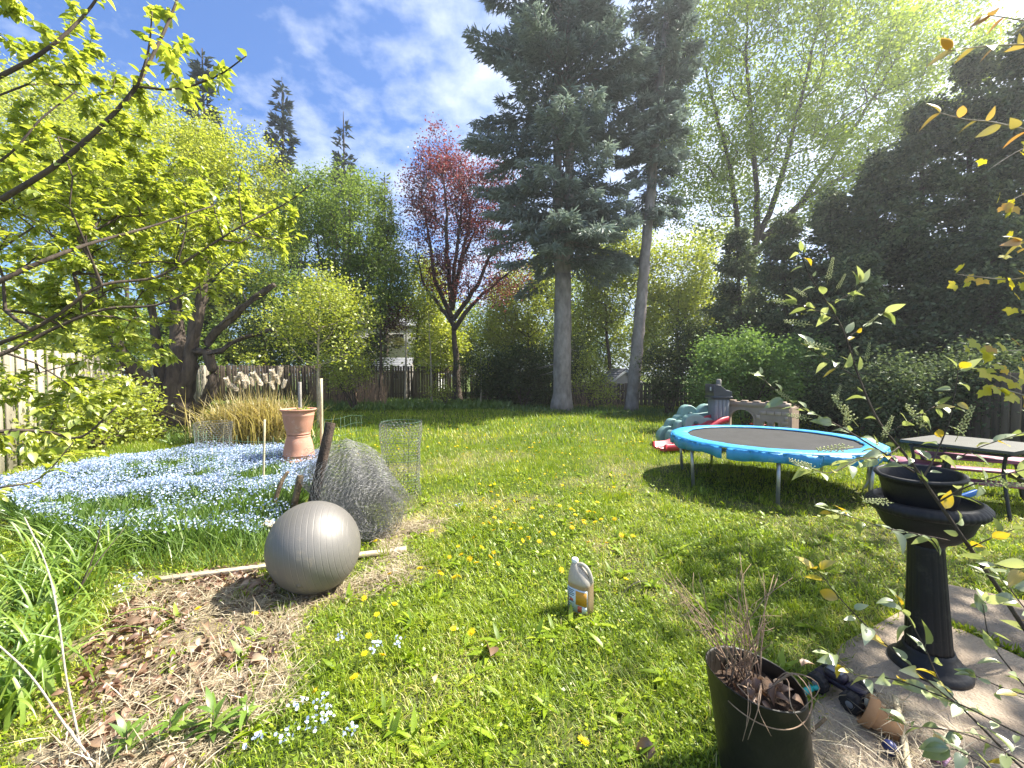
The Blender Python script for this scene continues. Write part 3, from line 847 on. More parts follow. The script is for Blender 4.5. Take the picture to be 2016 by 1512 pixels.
# --- lighter trees beyond the fence
for (px, d, es, n, lab, mt) in (
        (1196, 24, [(1190, 560, 60, 90), (1235, 500, 50, 70), (1160, 620, 40, 60)], 9000, 'yellow green tree with forked trunk between the two spruce trunks', 'yellowgreen'),
        (1040, 27, [(1040, 600, 70, 80), (990, 640, 60, 60), (1075, 540, 50, 60)], 8500, 'pale leafy tree seen behind the twin trunk on its left side', 'yellowgreen'),
        (1330, 25, [(1335, 540, 80, 90), (1300, 620, 60, 70), (1390, 600, 60, 60)], 9500, 'yellow green tree right of the leaning spruce trunk', 'yellowgreen'),
        (815, 23.5, [(830, 580, 45, 70), (860, 680, 50, 50)], 6500, 'light leafy tree in front of the house wall left of the red tree', 'yellowgreen'),
        (1130, 30, [(1130, 620, 70, 90), (1110, 700, 90, 50)], 6500, 'dull green tree farther off behind the twin spruce trunk', 'midgreen'),
        (520, 27, [(520, 480, 90, 110), (450, 560, 90, 90), (560, 600, 70, 80)], 10000, 'dark green tree far behind the old trunk', 'midgreen'),
        (250, 22, [(250, 300, 160, 130), (140, 420, 150, 120), (60, 250, 130, 130)], 16000, 'tall light green tree beyond the left fence', 'oldtree')):
    bb = Vector((D(px, 760, d).x, d, 0))
    e = [ell(a, c, x, y, d, x * d / F * .8) for a, c, x, y in es]
    top = e[0][0]
    deciduous('leafy_tree', lab, 'tree', bb, [[bb, bb + Vector((.1, 0, 2)), Vector(top) * .5 + (bb + Vector((0, 0, 2.5))) * .5, Vector(top)]], e, 230, int(n * 1.5), .17, M[mt], M['bark'], sig=.36, r0=.15, tip=.010, bf=.5, group='leafy trees beyond the back fence', start=.35, lift=.12)
# --- wall of mixed greenery beyond the fences
FLAB = ['yellowish screening tree behind the near left fence', 'green screening tree behind the middle of the left fence', 'green screening tree behind the old trunk', 'yellow screening tree behind the ornamental grass', 'green screening tree behind the slender young tree', 'yellowish screening tree left of the white house',
        'yellowish screening tree behind the red tree', 'green screening tree right of the red tree', 'tall yellow screening tree left of the twin trunk', 'yellowish screening tree right behind the twin trunk', 'green screening tree between both spruce trunks', 'tall yellow screening tree behind the leaning trunk', 'yellowish screening tree above the small gabled shed',
        'tallest yellow screening tree left of the fanned limbs', 'green screening tree behind the first cedar', 'yellow screening tree behind the middle cedars', 'yellowish screening tree behind the tall cedars', 'green screening tree behind the rightmost cedar']
for i, (px, d, w, h, mt) in enumerate(((40, 17, 170, 210, 'oldtree'), (180, 20, 120, 170, 'midgreen'), (330, 24, 110, 150, 'midgreen'), (430, 26, 90, 190, 'yellowgreen'), (560, 29, 90, 150, 'midgreen'), (640, 31, 70, 190, 'oldtree'), (880, 30, 60, 170, 'oldtree'), (945, 31, 70, 140, 'midgreen'), (1010, 29, 60, 210, 'yellowgreen'), (1085, 33, 70, 190, 'oldtree'), (1160, 32, 70, 150, 'midgreen'), (1250, 30, 70, 210, 'yellowgreen'), (1330, 28, 80, 170, 'oldtree'), (1415, 27, 75, 330, 'yellowgreen'), (1540, 26, 100, 200, 'midgreen'), (1680, 24, 110, 180, 'yellowgreen'), (1830, 22, 110, 190, 'oldtree'), (1980, 20, 120, 190, 'midgreen'))):
    bb = Vector((D(px, 735, d).x, d, 0))
    e = [ell(px, 735 - h * .5, w, h * .55, d, 1.6), ell(px - w * .3, 735 - h * .25, w * .8, h * .35, d + 1, 1.4), ell(px + w * .35, 735 - h * .3, w * .7, h * .4, d - .6, 1.4)]
    deciduous('leafy_tree', FLAB[i] + ' in the wall of greenery', 'tree', bb, [[bb, bb + Vector((.1, 0, 1.2)), Vector(e[0][0])]], e, 120, 8500, .19, M[mt], M['bark'], sig=.34, r0=.12, tip=.010, group='screening trees far beyond the fences', start=.1, lift=.1)
# --- slim stems in front of the back fence
def sapling(name, lab, px, base_y, top_y, d, r0, bark, leafs, leafm, size=.09, lean=0):
    bb = Vector((D(px, base_y, d).x, d, 0)); tt = D(px + lean, top_y, d)
    mid = (bb + tt) / 2 + Vector((.04, 0, 0))
    e = [ell(a, c, x, y, d, x * d / F) for a, c, x, y, q in leafs]
    n = sum(q for *_, q in leafs)
    deciduous(name, lab, 'tree', bb, [[bb, mid, tt]], e, 40, n, size, leafm, bark, sig=.15, r0=r0, tip=.004, start=.3, group='young stems along the back fence')
sapling('young_tree', 'dark thin stem before the grey roofed shed', 748, 790, 560, 19, .09, M['bark_dark'], [(755, 560, 60, 60, 1400)], M['midgreen'])
sapling('purple_plum', 'thin stem with a tuft of dark purple leaves before the fence', 798, 788, 600, 19.2, .07, M['bark_pale'], [(790, 622, 26, 28, 1500), (770, 650, 18, 14, 350)], M['purple'])
sapling('young_tree', 'pale sapling stem with light green leaves beside the red tree', 850, 800, 600, 18, .05, M['bark_pale'], [(840, 690, 38, 60, 800), (830, 610, 40, 50, 700)], M['yellowgreen'], lean=-8)
sapling('young_tree', 'tiny pale sapling between red tree and dark bush', 946, 795, 690, 18.3, .03, M['bark_pale'], [(946, 720, 22, 40, 350)], M['yellowgreen'])

# --- cedars on the right
CED_V = np.array([[0, 0, 0], [.42, .35, .05], [.30, .85, -.06], [0, 1.05, -.12], [-.30, .85, -.06], [-.42, .35, .05]])
CED_F = np.array([[0, 1, 2, 3], [0, 3, 4, 5]])
def cedar(px, ty, hw, d, n, lab, z0=.15, bottom=.9):
    t = D(px, ty, d); H = t.z; R0 = hw * d / F
    bb = Vector((t.x, d, 0))
    r = root('cedar_tree', bb, lab, 'tree', 'dark cedars along the right fence')
    g = Geo()
    sp = smooth_path([bb, bb + Vector((.1, 0, H * .4)), bb + Vector((-.05, .05, H * .97))], 6)
    tube(g, sp, np.linspace(.2, .02, len(sp)), 8)
    # clumps on a ragged cone
    nc = 150
    q = RNG.random(nc) ** 1.1
    a = RNG.random(nc) * 2 * np.pi
    rad = R0 * np.clip(1.12 * (1 - q) ** .62, .02, 1) * RNG.uniform(.5, 1.28, nc) * np.interp(q, [0, .12, .3], [.8, 1.0, 1])
    C = np.stack([bb.x + rad * np.cos(a), bb.y + rad * np.sin(a), z0 + q * (H - z0) * .99], -1)
    S = np.stack([np.full(nc, bb.x) + .04 * np.cos(a), np.full(nc, bb.y) + .04 * np.sin(a), np.maximum(.3, C[:, 2] - .25 * rad)], -1)
    Mid = (S + C) / 2; Mid[:, 2] += .06 * rad
    edges(g, S, Mid, .018, .012, 4); edges(g, Mid, C, .012, .005, 4)
    g.obj('trunk', M['bark_dark'], r, smooth=True, off=bb)
    n = int(n * 2.6); k = RNG.integers(0, nc, n)
    u = RNG.random(n) ** .55
    base = S[k] * (1 - u)[:, None] + C[k] * u[:, None]
    Q = base + RNG.normal(0, 1, (n, 3)) * np.array([.16, .16, .12]) * (.35 + R0 * .36)
    out = unit(C[k] - np.array([bb.x, bb.y, 0]) - np.stack([0 * u, 0 * u, C[k][:, 2]], -1) + 1e-6)
    dirs = unit(out * .8 + RNG.normal(0, .5, (n, 3)) + np.array([[0, 0, -.35]]))
    zz = rdir(n) + np.array([[0, 0, .8]])
    L = .13 * RNG.uniform(.6, 1.35, n)
    g = Geo(); tt = np.clip(.10 + .35 * RNG.random(n) + (RNG.normal(.18, .2, nc))[k] + .35 * (u - .6), 0, 1)  # light and dark boughs painted in per clump, outer sprays lighter as if lit
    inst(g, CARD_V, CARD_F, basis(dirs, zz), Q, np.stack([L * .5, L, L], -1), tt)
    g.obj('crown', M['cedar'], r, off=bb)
for (px, ty, hw, d, n, lab) in (
        (1455, 455, 80, 15.5, 8000, 'dark low conifer left of the cedar row'),
        (1545, 425, 85, 14.2, 9000, 'dark cedar rising straight behind the play castle'),
        (1640, 375, 95, 13.4, 11000, 'dark cedar second from the castle, right of the first'),
        (1730, 300, 105, 12.8, 12000, 'broad dark cedar under the fanned limbs of the big tree'),
        (1820, 195, 115, 12.4, 13000, 'tall dark cedar left of the two tallest at the right edge'),
        (1915, 105, 125, 12.0, 14000, 'second tallest dark cedar near the right edge'),
        (2030, 40, 130, 11.4, 14000, 'tallest dark cedar cut by the right edge of the picture'),
        (1680, 500, 100, 11.8, 9000, 'lower dark cedar in front of the row behind the trampoline'),
        (1960, 430, 120, 10.6, 11000, 'lower dark cedar in front of the tallest ones'),
        (1840, 470, 90, 11.6, 8500, 'mid height dark cedar behind the grey table')):
    cedar(px, ty, hw, d, n, lab)

# --- shrubs
def shrub(name, lab, px, base_y, es, d, n, size, leafm, sig=.16, group=None, nt_=120, stems=7, bark='bark', w=.6):
    bb = Vector((D(px, base_y, d).x, d, 0))
    r = root(name, bb, lab, 'shrub', group)
    e = [ell(a, c, x, y, dd, x * dd / F * .8) for a, c, x, y, dd in es]
    T = sample_ell(e, nt_, .35); T[:, 2] = np.maximum(T[:, 2], .06)
    tr = []
    for i in range(stems):
        a = i / stems * 2 * math.pi
        q = Vector(T[RNG.integers(0, len(T))])
        s0 = bb + Vector((math.cos(a) * .12, math.sin(a) * .12, 0))
        tr.append([s0, s0.lerp(q, .35) + Vector((0, 0, .15)), s0.lerp(q, .8)])
    P, par, cnt, ntr = grow(tr, T, .3, .3, .1, .15)
    g = Geo()
    for t in tr:
        sp = smooth_path(t, 4); tube(g, sp, np.linspace(.03, .012, len(sp)), 6)
    draw_skeleton(g, P, par, cnt, ntr, .004, rmax=.03, sides=4)
    g.obj('stems', M[bark], r, smooth=True, off=bb)
    k = np.where(np.arange(len(P)) >= ntr)[0]
    g = Geo(); Q = leaves_at(P[k], sig, n); Q[:, 2] = np.maximum(Q[:, 2], .02)
    leaf_cloud(g, Q, size, size * w); g.obj('foliage', leafm, r, off=bb)
    return r
shrub('round_shrub', 'rounded bright green shrub behind the play castle', 1470, 835, [(1465, 705, 105, 66, 10.6), (1395, 760, 55, 55, 10.4), (1565, 730, 75, 66, 10.9), (1480, 770, 115, 50, 10.6)], 10.6, 22000, .08, M['shrub'])
shrub('dark_shrub', 'dark evergreen bush between red tree and twin trunk', 1030, 800, [(1035, 725, 55, 62, 18), (985, 740, 50, 55, 18.4), (1075, 760, 40, 40, 17.6)], 18, 12000, .10, M['darkshrub'], sig=.2)
shrub('dark_shrub', 'dark bush right of the leaning spruce trunk', 1315, 800, [(1310, 730, 45, 70, 14.2), (1360, 700, 55, 80, 14.6)], 14.3, 10000, .09, M['darkshrub'], sig=.2)
shrub('dark_shrub', 'dark overgrown bush in front of the brown fence left of the red tree', 700, 790, [(560, 650, 120, 60, 20), (700, 690, 90, 70, 20.5), (640, 660, 70, 60, 20.2)], 20.2, 12000, .11, M['darkshrub'], sig=.26)
shrub('dark_shrub', 'wide dark evergreen hedge filling the gap right of the red tree', 985, 795, [(950, 735, 50, 60, 19.5), (1010, 745, 60, 55, 19.8), (1070, 740, 40, 60, 19.2)], 19.5, 14000, .10, M['darkshrub'], sig=.2, nt_=160)
shrub('dark_shrub', 'dark hedge below the yellow tree between both spruce trunks', 1160, 800, [(1150, 750, 45, 45, 20.5), (1120, 700, 40, 60, 21)], 20.5, 7000, .11, M['darkshrub'], sig=.22)
shrub('light_shrub', 'thin yellow green bush among brown stems at the lawn end', 700, 800, [(690, 730, 55, 45, 16), (660, 720, 40, 50, 16.3)], 16, 3500, .075, M['yellowgreen'])
shrub('light_shrub', 'scraggly green bush just right of the twin trunk base', 1165, 805, [(1160, 740, 40, 55, 16.6), (1185, 770, 40, 35, 16.4)], 16.5, 2600, .08, M['oldtree'])
shrub('light_shrub', 'young plant with fresh green leaves below the red tree', 880, 800, [(868, 770, 28, 18, 17.6)], 17.6, 700, .08, M['yellowgreen'], nt_=40)
shrub('raspberry_patch', 'lime green raspberry bushes in front of the left fence', 190, 880, [(230, 800, 75, 65, 8.6), (150, 820, 80, 75, 7.6), (270, 850, 45, 30, 8.8), (60, 860, 70, 60, 6.6)], 8, 6500, .085, M['lime'], sig=.18)
shrub('raspberry_patch', 'low lime leaved bush at the far side of the blue flowers', 330, 860, [(330, 858, 60, 16, 9.2), (430, 850, 60, 16, 9.4)], 9.2, 1500, .075, M['lime'], sig=.1, nt_=60)


# ------------------------------------------------------------------ grass
def make_grass():
    def pts(d0, d1, dens, wide=1.5):
        n = int(dens * wide * (d1 * d1 - d0 * d0))
        y = np.sqrt(d0 * d0 + RNG.random(n) * (d1 * d1 - d0 * d0))
        x = (RNG.random(n) * 2 - 1) * wide * y
        q = np.stack([x, y], -1)
        keep = ~(in_poly(q, PATIO_A) | in_poly(q, PATIO_B))
        dry = dryness(x, y)
        lit = in_poly(fuzz(q), LITTER)
        keep &= ~(lit & (RNG.random(n) > .16 + .55 * (vnoise(x, y, 2.3) > .58)))
        keep &= RNG.random(n) > dry * .35
        keep &= RNG.random(n) < .45 + .75 * vnoise(x, y, 4.5)
        return x[keep], y[keep], dry[keep]
    g = Geo()
    B3 = np.array([[-.5, 0, 0], [.5, 0, 0], [.42, .5, .0], [-.42, .5, .0], [0, 1, 0]], float)
    for d0, d1, dens, ln, wd, seg in ((1.35, 2.6, 10500, .050, .0042, 2), (2.6, 4.6, 4000, .055, .0060, 2), (4.6, 8.5, 1400, .070, .010, 1), (8.5, 19, 280, .105, .024, 1)):
        x, y, dry = pts(d0, d1, dens)
        n = len(x)
        h = ln * RNG.uniform(.5, 1.45, n) * (.7 + .65 * vnoise(x + 9, y, 2.1)) * (1 - .35 * dry)
        az = RNG.random(n) * 2 * np.pi
        lean = np.abs(RNG.normal(.45, .3, n)) + dry * .5
        o = np.stack([np.cos(az), np.sin(az), 0 * az], -1)
        up = np.stack([o[:, 0] * np.sin(lean), o[:, 1] * np.sin(lean), np.cos(lean)], -1)
        sd = np.stack([-o[:, 1], o[:, 0], 0 * az], -1)
        P0 = np.stack([x, y, ground_z(x, y) - .006], -1)
        w = wd * RNG.uniform(.6, 1.3, n)
        t = np.clip(.42 + .32 * (vnoise(x, y, .8) - .5) + .3 * (vnoise(x, y + 40, 3.1) - .5) + RNG.normal(0, .13, n), 0, .8)
        dr = RNG.random(n) < (dry * .85 + .05)
        t = np.where(dr, RNG.uniform(.82, 1, n), t)
        if seg == 2:
            mid = P0 + up * (h * .55)[:, None]
            tip = mid + (up * .55 + o * .55 - np.array([[0, 0, .12]])) * (h * .6)[:, None]
            v = np.stack([P0 - sd * w[:, None] / 2, P0 + sd * w[:, None] / 2, mid + sd * w[:, None] * .42, mid - sd * w[:, None] * .42, tip], 1)
            k = np.arange(n)[:, None] * 5
            f = [np.array([[0, 1, 2, 3]]) + k, np.array([[3, 2, 4]]) + k]
            g.add(v.reshape(-1, 3), f, np.repeat(t, 5))
        else:
            tip = P0 + up * h[:, None]
            v = np.stack([P0 - sd * w[:, None] / 2, P0 + sd * w[:, None] / 2, tip], 1)
            k = np.arange(n)[:, None] * 3
            g.add(v.reshape(-1, 3), [np.array([[0, 1, 2]]) + k], np.repeat(t, 3))
    tag(g.obj('grass', M['grass']), 'lush spring grass of the lawn', kind='stuff')
    # longer tufts standing out of the turf
    tx = RNG.uniform(-1.2, 1.25, 420); ty = np.sqrt(RNG.uniform(1.5 ** 2, 9 ** 2, 420)); tx = tx * ty
    kk = ~(in_poly(np.stack([tx, ty], -1), PATIO_A) | in_poly(np.stack([tx, ty], -1), PATIO_B)); tx, ty = tx[kk], ty[kk]
    nb = 26; cx = np.repeat(tx, nb) + RNG.normal(0, .035, len(tx) * nb); cyy = np.repeat(ty, nb) + RNG.normal(0, .035, len(tx) * nb); n = len(cx)
    a = rdir(n) * .55 + np.array([[0, 0, 1.0]]); L = np.repeat(RNG.uniform(.06, .15, len(tx)), nb) * RNG.uniform(.6, 1.2, n)
    g = Geo(); inst(g, CARD_V, CARD_F, basis(a, rdir(n)), np.stack([cx, cyy, 0 * cx], -1), np.stack([np.full(n, .0055), L, L * .9], -1), np.clip(np.repeat(RNG.uniform(.1, .6, len(tx)), nb) + RNG.normal(0, .08, n), 0, .8))
    tag(g.obj('grass_tufts', M['grass']), 'longer uncut tufts in the lawn', kind='stuff')
    # small round weeds and clover in the turf
    g = Geo()
    for d0, d1, dens, s in ((1.35, 3.2, 900, .016), (3.2, 6, 330, .024)):
        x, y, dry = pts(d0, d1, dens)
        n = len(x)
        z = rdir(n) * .5 + np.array([[0, 0, 1]])
        a = rdir(n); a[:, 2] *= .3
        L = s * RNG.uniform(.6, 1.6, n)
        inst(g, CARD_V, CARD_F, basis(a, z), np.stack([x, y, ground_z(x, y) + RNG.uniform(.012, .05, n)], -1), np.stack([L * .8, L, L], -1), np.clip(RNG.normal(.5, .2, n), 0, .8))
    # dandelion leaves and taller tufts
    tv, tf = leaf_template(.24, 4, .1, .35)
    for _ in range(230):
        d = RNG.uniform(1.5, 6); x = RNG.uniform(-1.0, 1.2) * d
        q = np.array([[x, d]])
        if in_poly(q, PATIO_A)[0] or in_poly(q, PATIO_B)[0]: continue
        n = RNG.integers(5, 10); a = rdir(n); a[:, 2] = np.abs(a[:, 2]) * .5 + .15
        inst(g, tv, tf, basis(a, np.array([[0, 0, 1.0]])), np.repeat([[x, d, .01]], n, 0), RNG.uniform(.06, .13, n), np.clip(RNG.normal(.35, .15, n), 0, .75))
    tag(g.obj('lawn_weeds', M['grass']), 'clover and broad leaved weeds in the lawn', kind='stuff')
make_grass()

def litter():
    g = Geo()
    p = np.concatenate([pick(LITTER, 9000), pick(DRYSTRIP, 2600)])
    p = p + (p - fuzz(p)); k = vnoise(p[:, 0], p[:, 1], 1.9) + RNG.normal(0, .12, len(p)) > .42
    p = p[k]; n = len(p)
    a = rdir(n); a[:, 2] = np.abs(a[:, 2]) * .22
    L = RNG.uniform(.05, .17, n)
    inst(g, CARD_V, CARD_F, basis(a, rdir(n) * .4 + np.array([[0, 0, 1]])), np.stack([p[:, 0], p[:, 1], ground_z(p[:, 0], p[:, 1]) + RNG.uniform(.003, .03, n)], -1), np.stack([np.full(n, .0042), L, L * .6], -1), RNG.random(n))
    # straw strewn over the corner of the patio
    q = pick(gpoly([(1500, 1512), (1600, 1440), (1700, 1440), (1830, 1420), (1960, 1480), (2016, 1600), (1500, 1600)]), 520); n = len(q)
    a = rdir(n); a[:, 2] = np.abs(a[:, 2]) * .15
    L = RNG.uniform(.06, .2, n)
    inst(g, CARD_V, CARD_F, basis(a, rdir(n) * .4 + np.array([[0, 0, 1]])), np.stack([q[:, 0], q[:, 1], RNG.uniform(.03, .06, n)], -1), np.stack([np.full(n, .0035), L, L * .4], -1), RNG.random(n))
    tag(g.obj('dry_straw', M['straw']), 'dry straw and dead grass on the bare patch', kind='stuff')
    g = Geo()
    tv, tf = leaf_template(.62, 4, .5, .5)
    p = pick(LITTER, 1500)
    k = vnoise(p[:, 0] + 3, p[:, 1], 2.6) + RNG.normal(0, .1, len(p)) > .47
    p = p[k]; n = len(p)
    a = rdir(n); a[:, 2] *= .4
    inst(g, tv, tf, basis(a, rdir(n) * .8 + np.array([[0, 0, .8]])), np.stack([p[:, 0], p[:, 1], RNG.uniform(.006, .035, n)], -1), RNG.uniform(.025, .06, n), RNG.beta(1.6, 2.2, n))
    tag(g.obj('leaf_litter', M['deadleaf']), 'brown crumbled leaves over the bare soil', kind='stuff')
    mes = []
    for q in range(3):
        tv, tf = leaf_template(.66, 5, .45 + .15 * q, .35 + .3 * q)
        g = Geo(); g.add(tv, tf); mes.append(g.mesh('dead_leaf', M['deadleaf_obj'], True))
    def one(x, y, s, lab, grp):
        o = bpy.data.objects.new('dead_leaf', random.choice(mes))
        o.location = (x, y, .035); o.scale = (s, s, s)
        o.rotation_euler = (random.uniform(-.4, .6), random.uniform(-.5, .5), random.uniform(0, 6.28))
        link(o); tag(o, lab, 'dead leaf', grp)
    for x, y in pick(LITTER, 44):
        one(x, y, RNG.uniform(.045, .085), 'curled brown dead leaf lying on the bare litter patch', 'dead leaves on the bare patch')
    for px, py, s, lab in ((966, 1305, .10, 'pale curled dead leaf alone in the middle of the lawn'), (1288, 1485, .10, 'pale dead leaf in the grass left of the black grow pot'), (850, 1347, .06, 'small brown dead leaf in the grass below the dandelions')):
        q = G(px, py); one(q.x, q.y, s, lab, None)
litter()

# ------------------------------------------------------------------ flower bed
def flower_bed():
    p = pick(BED, 30000); pp = proj(np.column_stack([p, np.zeros(len(p))]))
    nz = vnoise(p[:, 0], p[:, 1], 1.5) * .6 + vnoise(p[:, 0], p[:, 1], 4.3) * .4
    front = np.clip((pp[:, 1] - 1005) / 85, 0, 1)
    hgt = .13 + .17 * vnoise(p[:, 0], p[:, 1], 2.2)
    # foliage
    g = Geo()
    n = len(p); a = rdir(n) * .7 + np.array([[0, 0, .8]])
    L = hgt * RNG.uniform(.6, 1.25, n) * (1 + .25 * front)
    inst(g, CARD_V, CARD_F, basis(a, rdir(n)), np.column_stack([p, RNG.uniform(0, .03, n)]), np.stack([RNG.uniform(.010, .026, n), L, L * .5], -1), np.clip(RNG.normal(.45, .2, n), 0, 1))
    # long grass along its front edge
    e = gpoly([(60, 1040), (300, 1020), (540, 1000), (560, 1050), (510, 1120), (380, 1125), (230, 1130), (100, 1120)])
    q = pick(e, 4200); n = len(q); a = rdir(n) * .6 + np.array([[0, 0, 1.0]])
    L = RNG.uniform(.08, .25, n)
    inst(g, CARD_V, CARD_F, basis(a, rdir(n)), np.column_stack([q, np.zeros(n)]), np.stack([np.full(n, .008), L, L * .8], -1), np.clip(RNG.normal(.55, .2, n), 0, 1))
    # weedy margin at the back
    e = gpoly([(330, 880), (640, 880), (650, 850), (560, 838), (440, 845), (330, 850)])
    q = pick(e, 5200); n = len(q); a = rdir(n) * .7 + np.array([[0, 0, .8]])
    L = RNG.uniform(.10, .32, n)
    inst(g, CARD_V, CARD_F, basis(a, rdir(n)), np.column_stack([q, np.zeros(n)]), np.stack([RNG.uniform(.015, .05, n), L, L * .8], -1), np.clip(RNG.normal(.6, .22, n), 0, 1))
    tag(g.obj('bed_foliage', M['bedgreen']), 'green stems and leaves under the blue flowers', kind='stuff')
    # flowers: small five lobed discs in loose heads
    k = (nz > .36) & (RNG.random(len(p)) < (1 - .75 * front) * np.clip((nz - .28) * 3.6, .2, .95))
    c = p[k]; h = hgt[k]
    c = np.repeat(c, 2, 0) + RNG.normal(0, .022, (len(c) * 2, 2)); h = np.repeat(h, 2) * RNG.uniform(.7, 1.15, len(c))
    n = len(c)
    ang = np.linspace(0, 2 * np.pi, 5, endpoint=False)
    tv = np.array([[math.cos(q), math.sin(q), .12] for q in ang]); tf = np.array([[0, 1, 2, 3, 4]])
    zz = rdir(n) * .9 + np.array([[0, -.1, 1.0]])
    g = Geo(); inst(g, tv, tf, basis(rdir(n), zz)[:, :, [0, 1, 2]], np.column_stack([c, h + .01]), RNG.uniform(.006, .0115, n), RNG.beta(2, 2, n))
    # stray clumps in the near lawn
    for px, py in ((588, 1425), (642, 1445), (610, 1470), (560, 1490), (505, 1500), (690, 1480), (632, 1420), (673, 1285), (740, 1310), (785, 1300), (905, 1010), (240, 1185), (270, 1160)):
        b = G(px, py); m = 14
        cc = np.array([b.x, b.y]) + RNG.normal(0, .018, (m, 2))
        inst(g, tv, tf, basis(rdir(m), rdir(m) * .5 + np.array([[0, -.2, 1.0]])), np.column_stack([cc, RNG.uniform(.07, .12, m)]), RNG.uniform(.006, .009, m), RNG.uniform(.5, 1, m))
    tag(g.obj('blue_flowers', M['blueflower']), 'carpet of tiny pale blue forget-me-not flowers', kind='stuff')
flower_bed()

# ------------------------------------------------------------------ dandelions
def dandelions():
    mes = []
    for s in range(3):
        g = Geo()
        R = np.random.default_rng(s)
        for rr, n, z, w in ((1.0, 15, 0, .30), (.68, 11, .16, .28), (.36, 7, .26, .26)):
            a = np.arange(n) / n * 2 * np.pi + R.random() * 3 + R.normal(0, .08, n)
            o = np.stack([np.cos(a), np.sin(a), R.uniform(.05, .35, n)], -1)
            inst(g, CARD_V, CARD_F, basis(o, np.array([[0, 0, 1.0]])), np.repeat([[0, 0, z]], n, 0), np.stack([np.full(n, w), np.full(n, rr), np.full(n, .3)], -1))
        lathe(g, [(.12, -.1), (.3, -.08), (.3, .2), (.05, .32)], 8)
        mes.append(g.mesh('dandelion', M['dandelion']))
    spots = [(850, 1045), (938, 1108), (985, 1028), (1005, 1042), (1062, 1048), (1090, 1052), (902, 1076), (908, 1092), (948, 1078), (972, 1088), (965, 1097), (885, 1097), (925, 1100), (980, 1110), (895, 1137), (827, 1119), (865, 1125), (903, 1135), (868, 1130), (767, 1130), (717, 1178), (777, 1190), (742, 1210), (726, 1252), (718, 1287), (753, 1290), (698, 1333), (621, 1360), (893, 1238), (929, 1245), (1148, 1460), (740, 1065), (390, 1198), (502, 1208), (1105, 1122), (1150, 1030), (1172, 1028), (1124, 1002), (1130, 1005), (1160, 1007), (1210, 1022), (1088, 1050), (1040, 1058), (1025, 1040), (1232, 1140)]
    for _ in range(75):
        spots.append((RNG.uniform(930, 1250), 880 + 190 * RNG.random() ** 1.1))
    for _ in range(120):
        spots.append((RNG.uniform(640, 1270), 822 + 75 * RNG.random()))
    tops = []
    for px, py in spots:
        b = G(px, py); s = RNG.uniform(.020, .030); h = RNG.uniform(.05, .10)
        b = G(px, py, h)
        o = bpy.data.objects.new('dandelion', mes[RNG.integers(0, 3)])
        o.location = b; o.scale = (s, s, s); o.rotation_euler = (RNG.normal(-.15, .35), RNG.normal(.15, .35), RNG.random() * 6)
        link(o); tag(o, 'open yellow dandelion flower in the lawn', 'dandelion', 'dandelions in the lawn')
        tops.append(np.array(b))
    T = np.array(tops); g = Geo(); Bz = T.copy(); Bz[:, 2] = 0; Bz[:, :2] += RNG.normal(0, .008, (len(T), 2))
    edges(g, Bz, T - np.array([0, 0, .002]), .0016, .0016, 4, np.full(len(T), .3))
    tag(g.obj('flower_stalks', M['grass']), 'thin stalks of the lawn flowers', kind='stuff')
dandelions()

# ------------------------------------------------------------------ exercise ball and plank
M['ball'] = solid('ball_silver', (.20, .19, .175), (.15, .14, .127), 2.2, .50, metal=.3, bump=.06, bscale=180)
def add_dirt(m, col, scale, lo, hi):
    t = m.node_tree; p = next(n for n in t.nodes if n.type == 'BSDF_PRINCIPLED'); src = p.inputs['Base Color'].links[0].from_socket
    c = N(t, 'ShaderNodeTexCoord'); n = N(t, 'ShaderNodeTexNoise', i={'Scale': scale, 'Detail': 8, 'Roughness': .7}); t.links.new(c.outputs['Object'], n.inputs['Vector'])
    r = N(t, 'ShaderNodeMapRange', i={'From Min': lo, 'From Max': hi, 'To Max': .8}); t.links.new(n.outputs['Fac'], r.inputs['Value'])
    x = N(t, 'ShaderNodeMixRGB', i={2: (*col, 1)}); t.links.new(r.outputs[0], x.inputs[0]); t.links.new(src, x.inputs[1]); t.links.new(x.outputs[0], p.inputs['Base Color'])
add_dirt(M['ball'], (.30, .26, .20), 9, .60, .74)
add_dirt(M['concrete'], (.09, .085, .05), 2.6, .52, .70)
def ball():
    r = .315; c = D(620, 1075, 2.80)
    R0 = np.array(Matrix.Rotation(math.radians(14), 3, 'Z') @ Matrix.Rotation(math.radians(-6), 3, 'Y') @ Matrix.Rotation(math.radians(90), 3, 'Y'))
    prof = []
    for th in np.linspace(-90, 90, 721):
        k = r
        ph = (th + 63) % 7.0
        if abs(th) < 62 and ph < .6: k = r * .9975
        prof.append((max(.0002, k * math.cos(math.radians(th))), k * math.sin(math.radians(th))))
    g = Geo(); lathe(g, prof, 72, R=R0)
    sq = np.array([.77, 0, .64]); g.v[-1] = g.v[-1] * 1.01 - .085 * (g.v[-1] @ sq)[:, None] * sq      # soft, settled on one side
    o = g.obj('exercise_ball', M['ball'], smooth=True, loc=(c.x, c.y, r - .022))
    tag(o, 'large silver grey ribbed exercise ball on the bare ground', 'exercise ball')
    g = Geo(); lathe(g, [(.0, .0), (.016, .0), (.016, .004), (.006, .006), (.0, .006)], 14, R=np.array(Vector((.2, -.97, -.25)).to_track_quat('Z', 'Y').to_matrix()))
    q = Vector((.12, -.90, -.42)).normalized() * (r - .001)
    g.obj('valve_plug', M['ball'], o, loc=q)
ball()
M['plank'] = solid('plank_pale', (.55, .47, .34), (.36, .29, .20), 4, .8, bump=.3, stretch=(1, 8, 8))
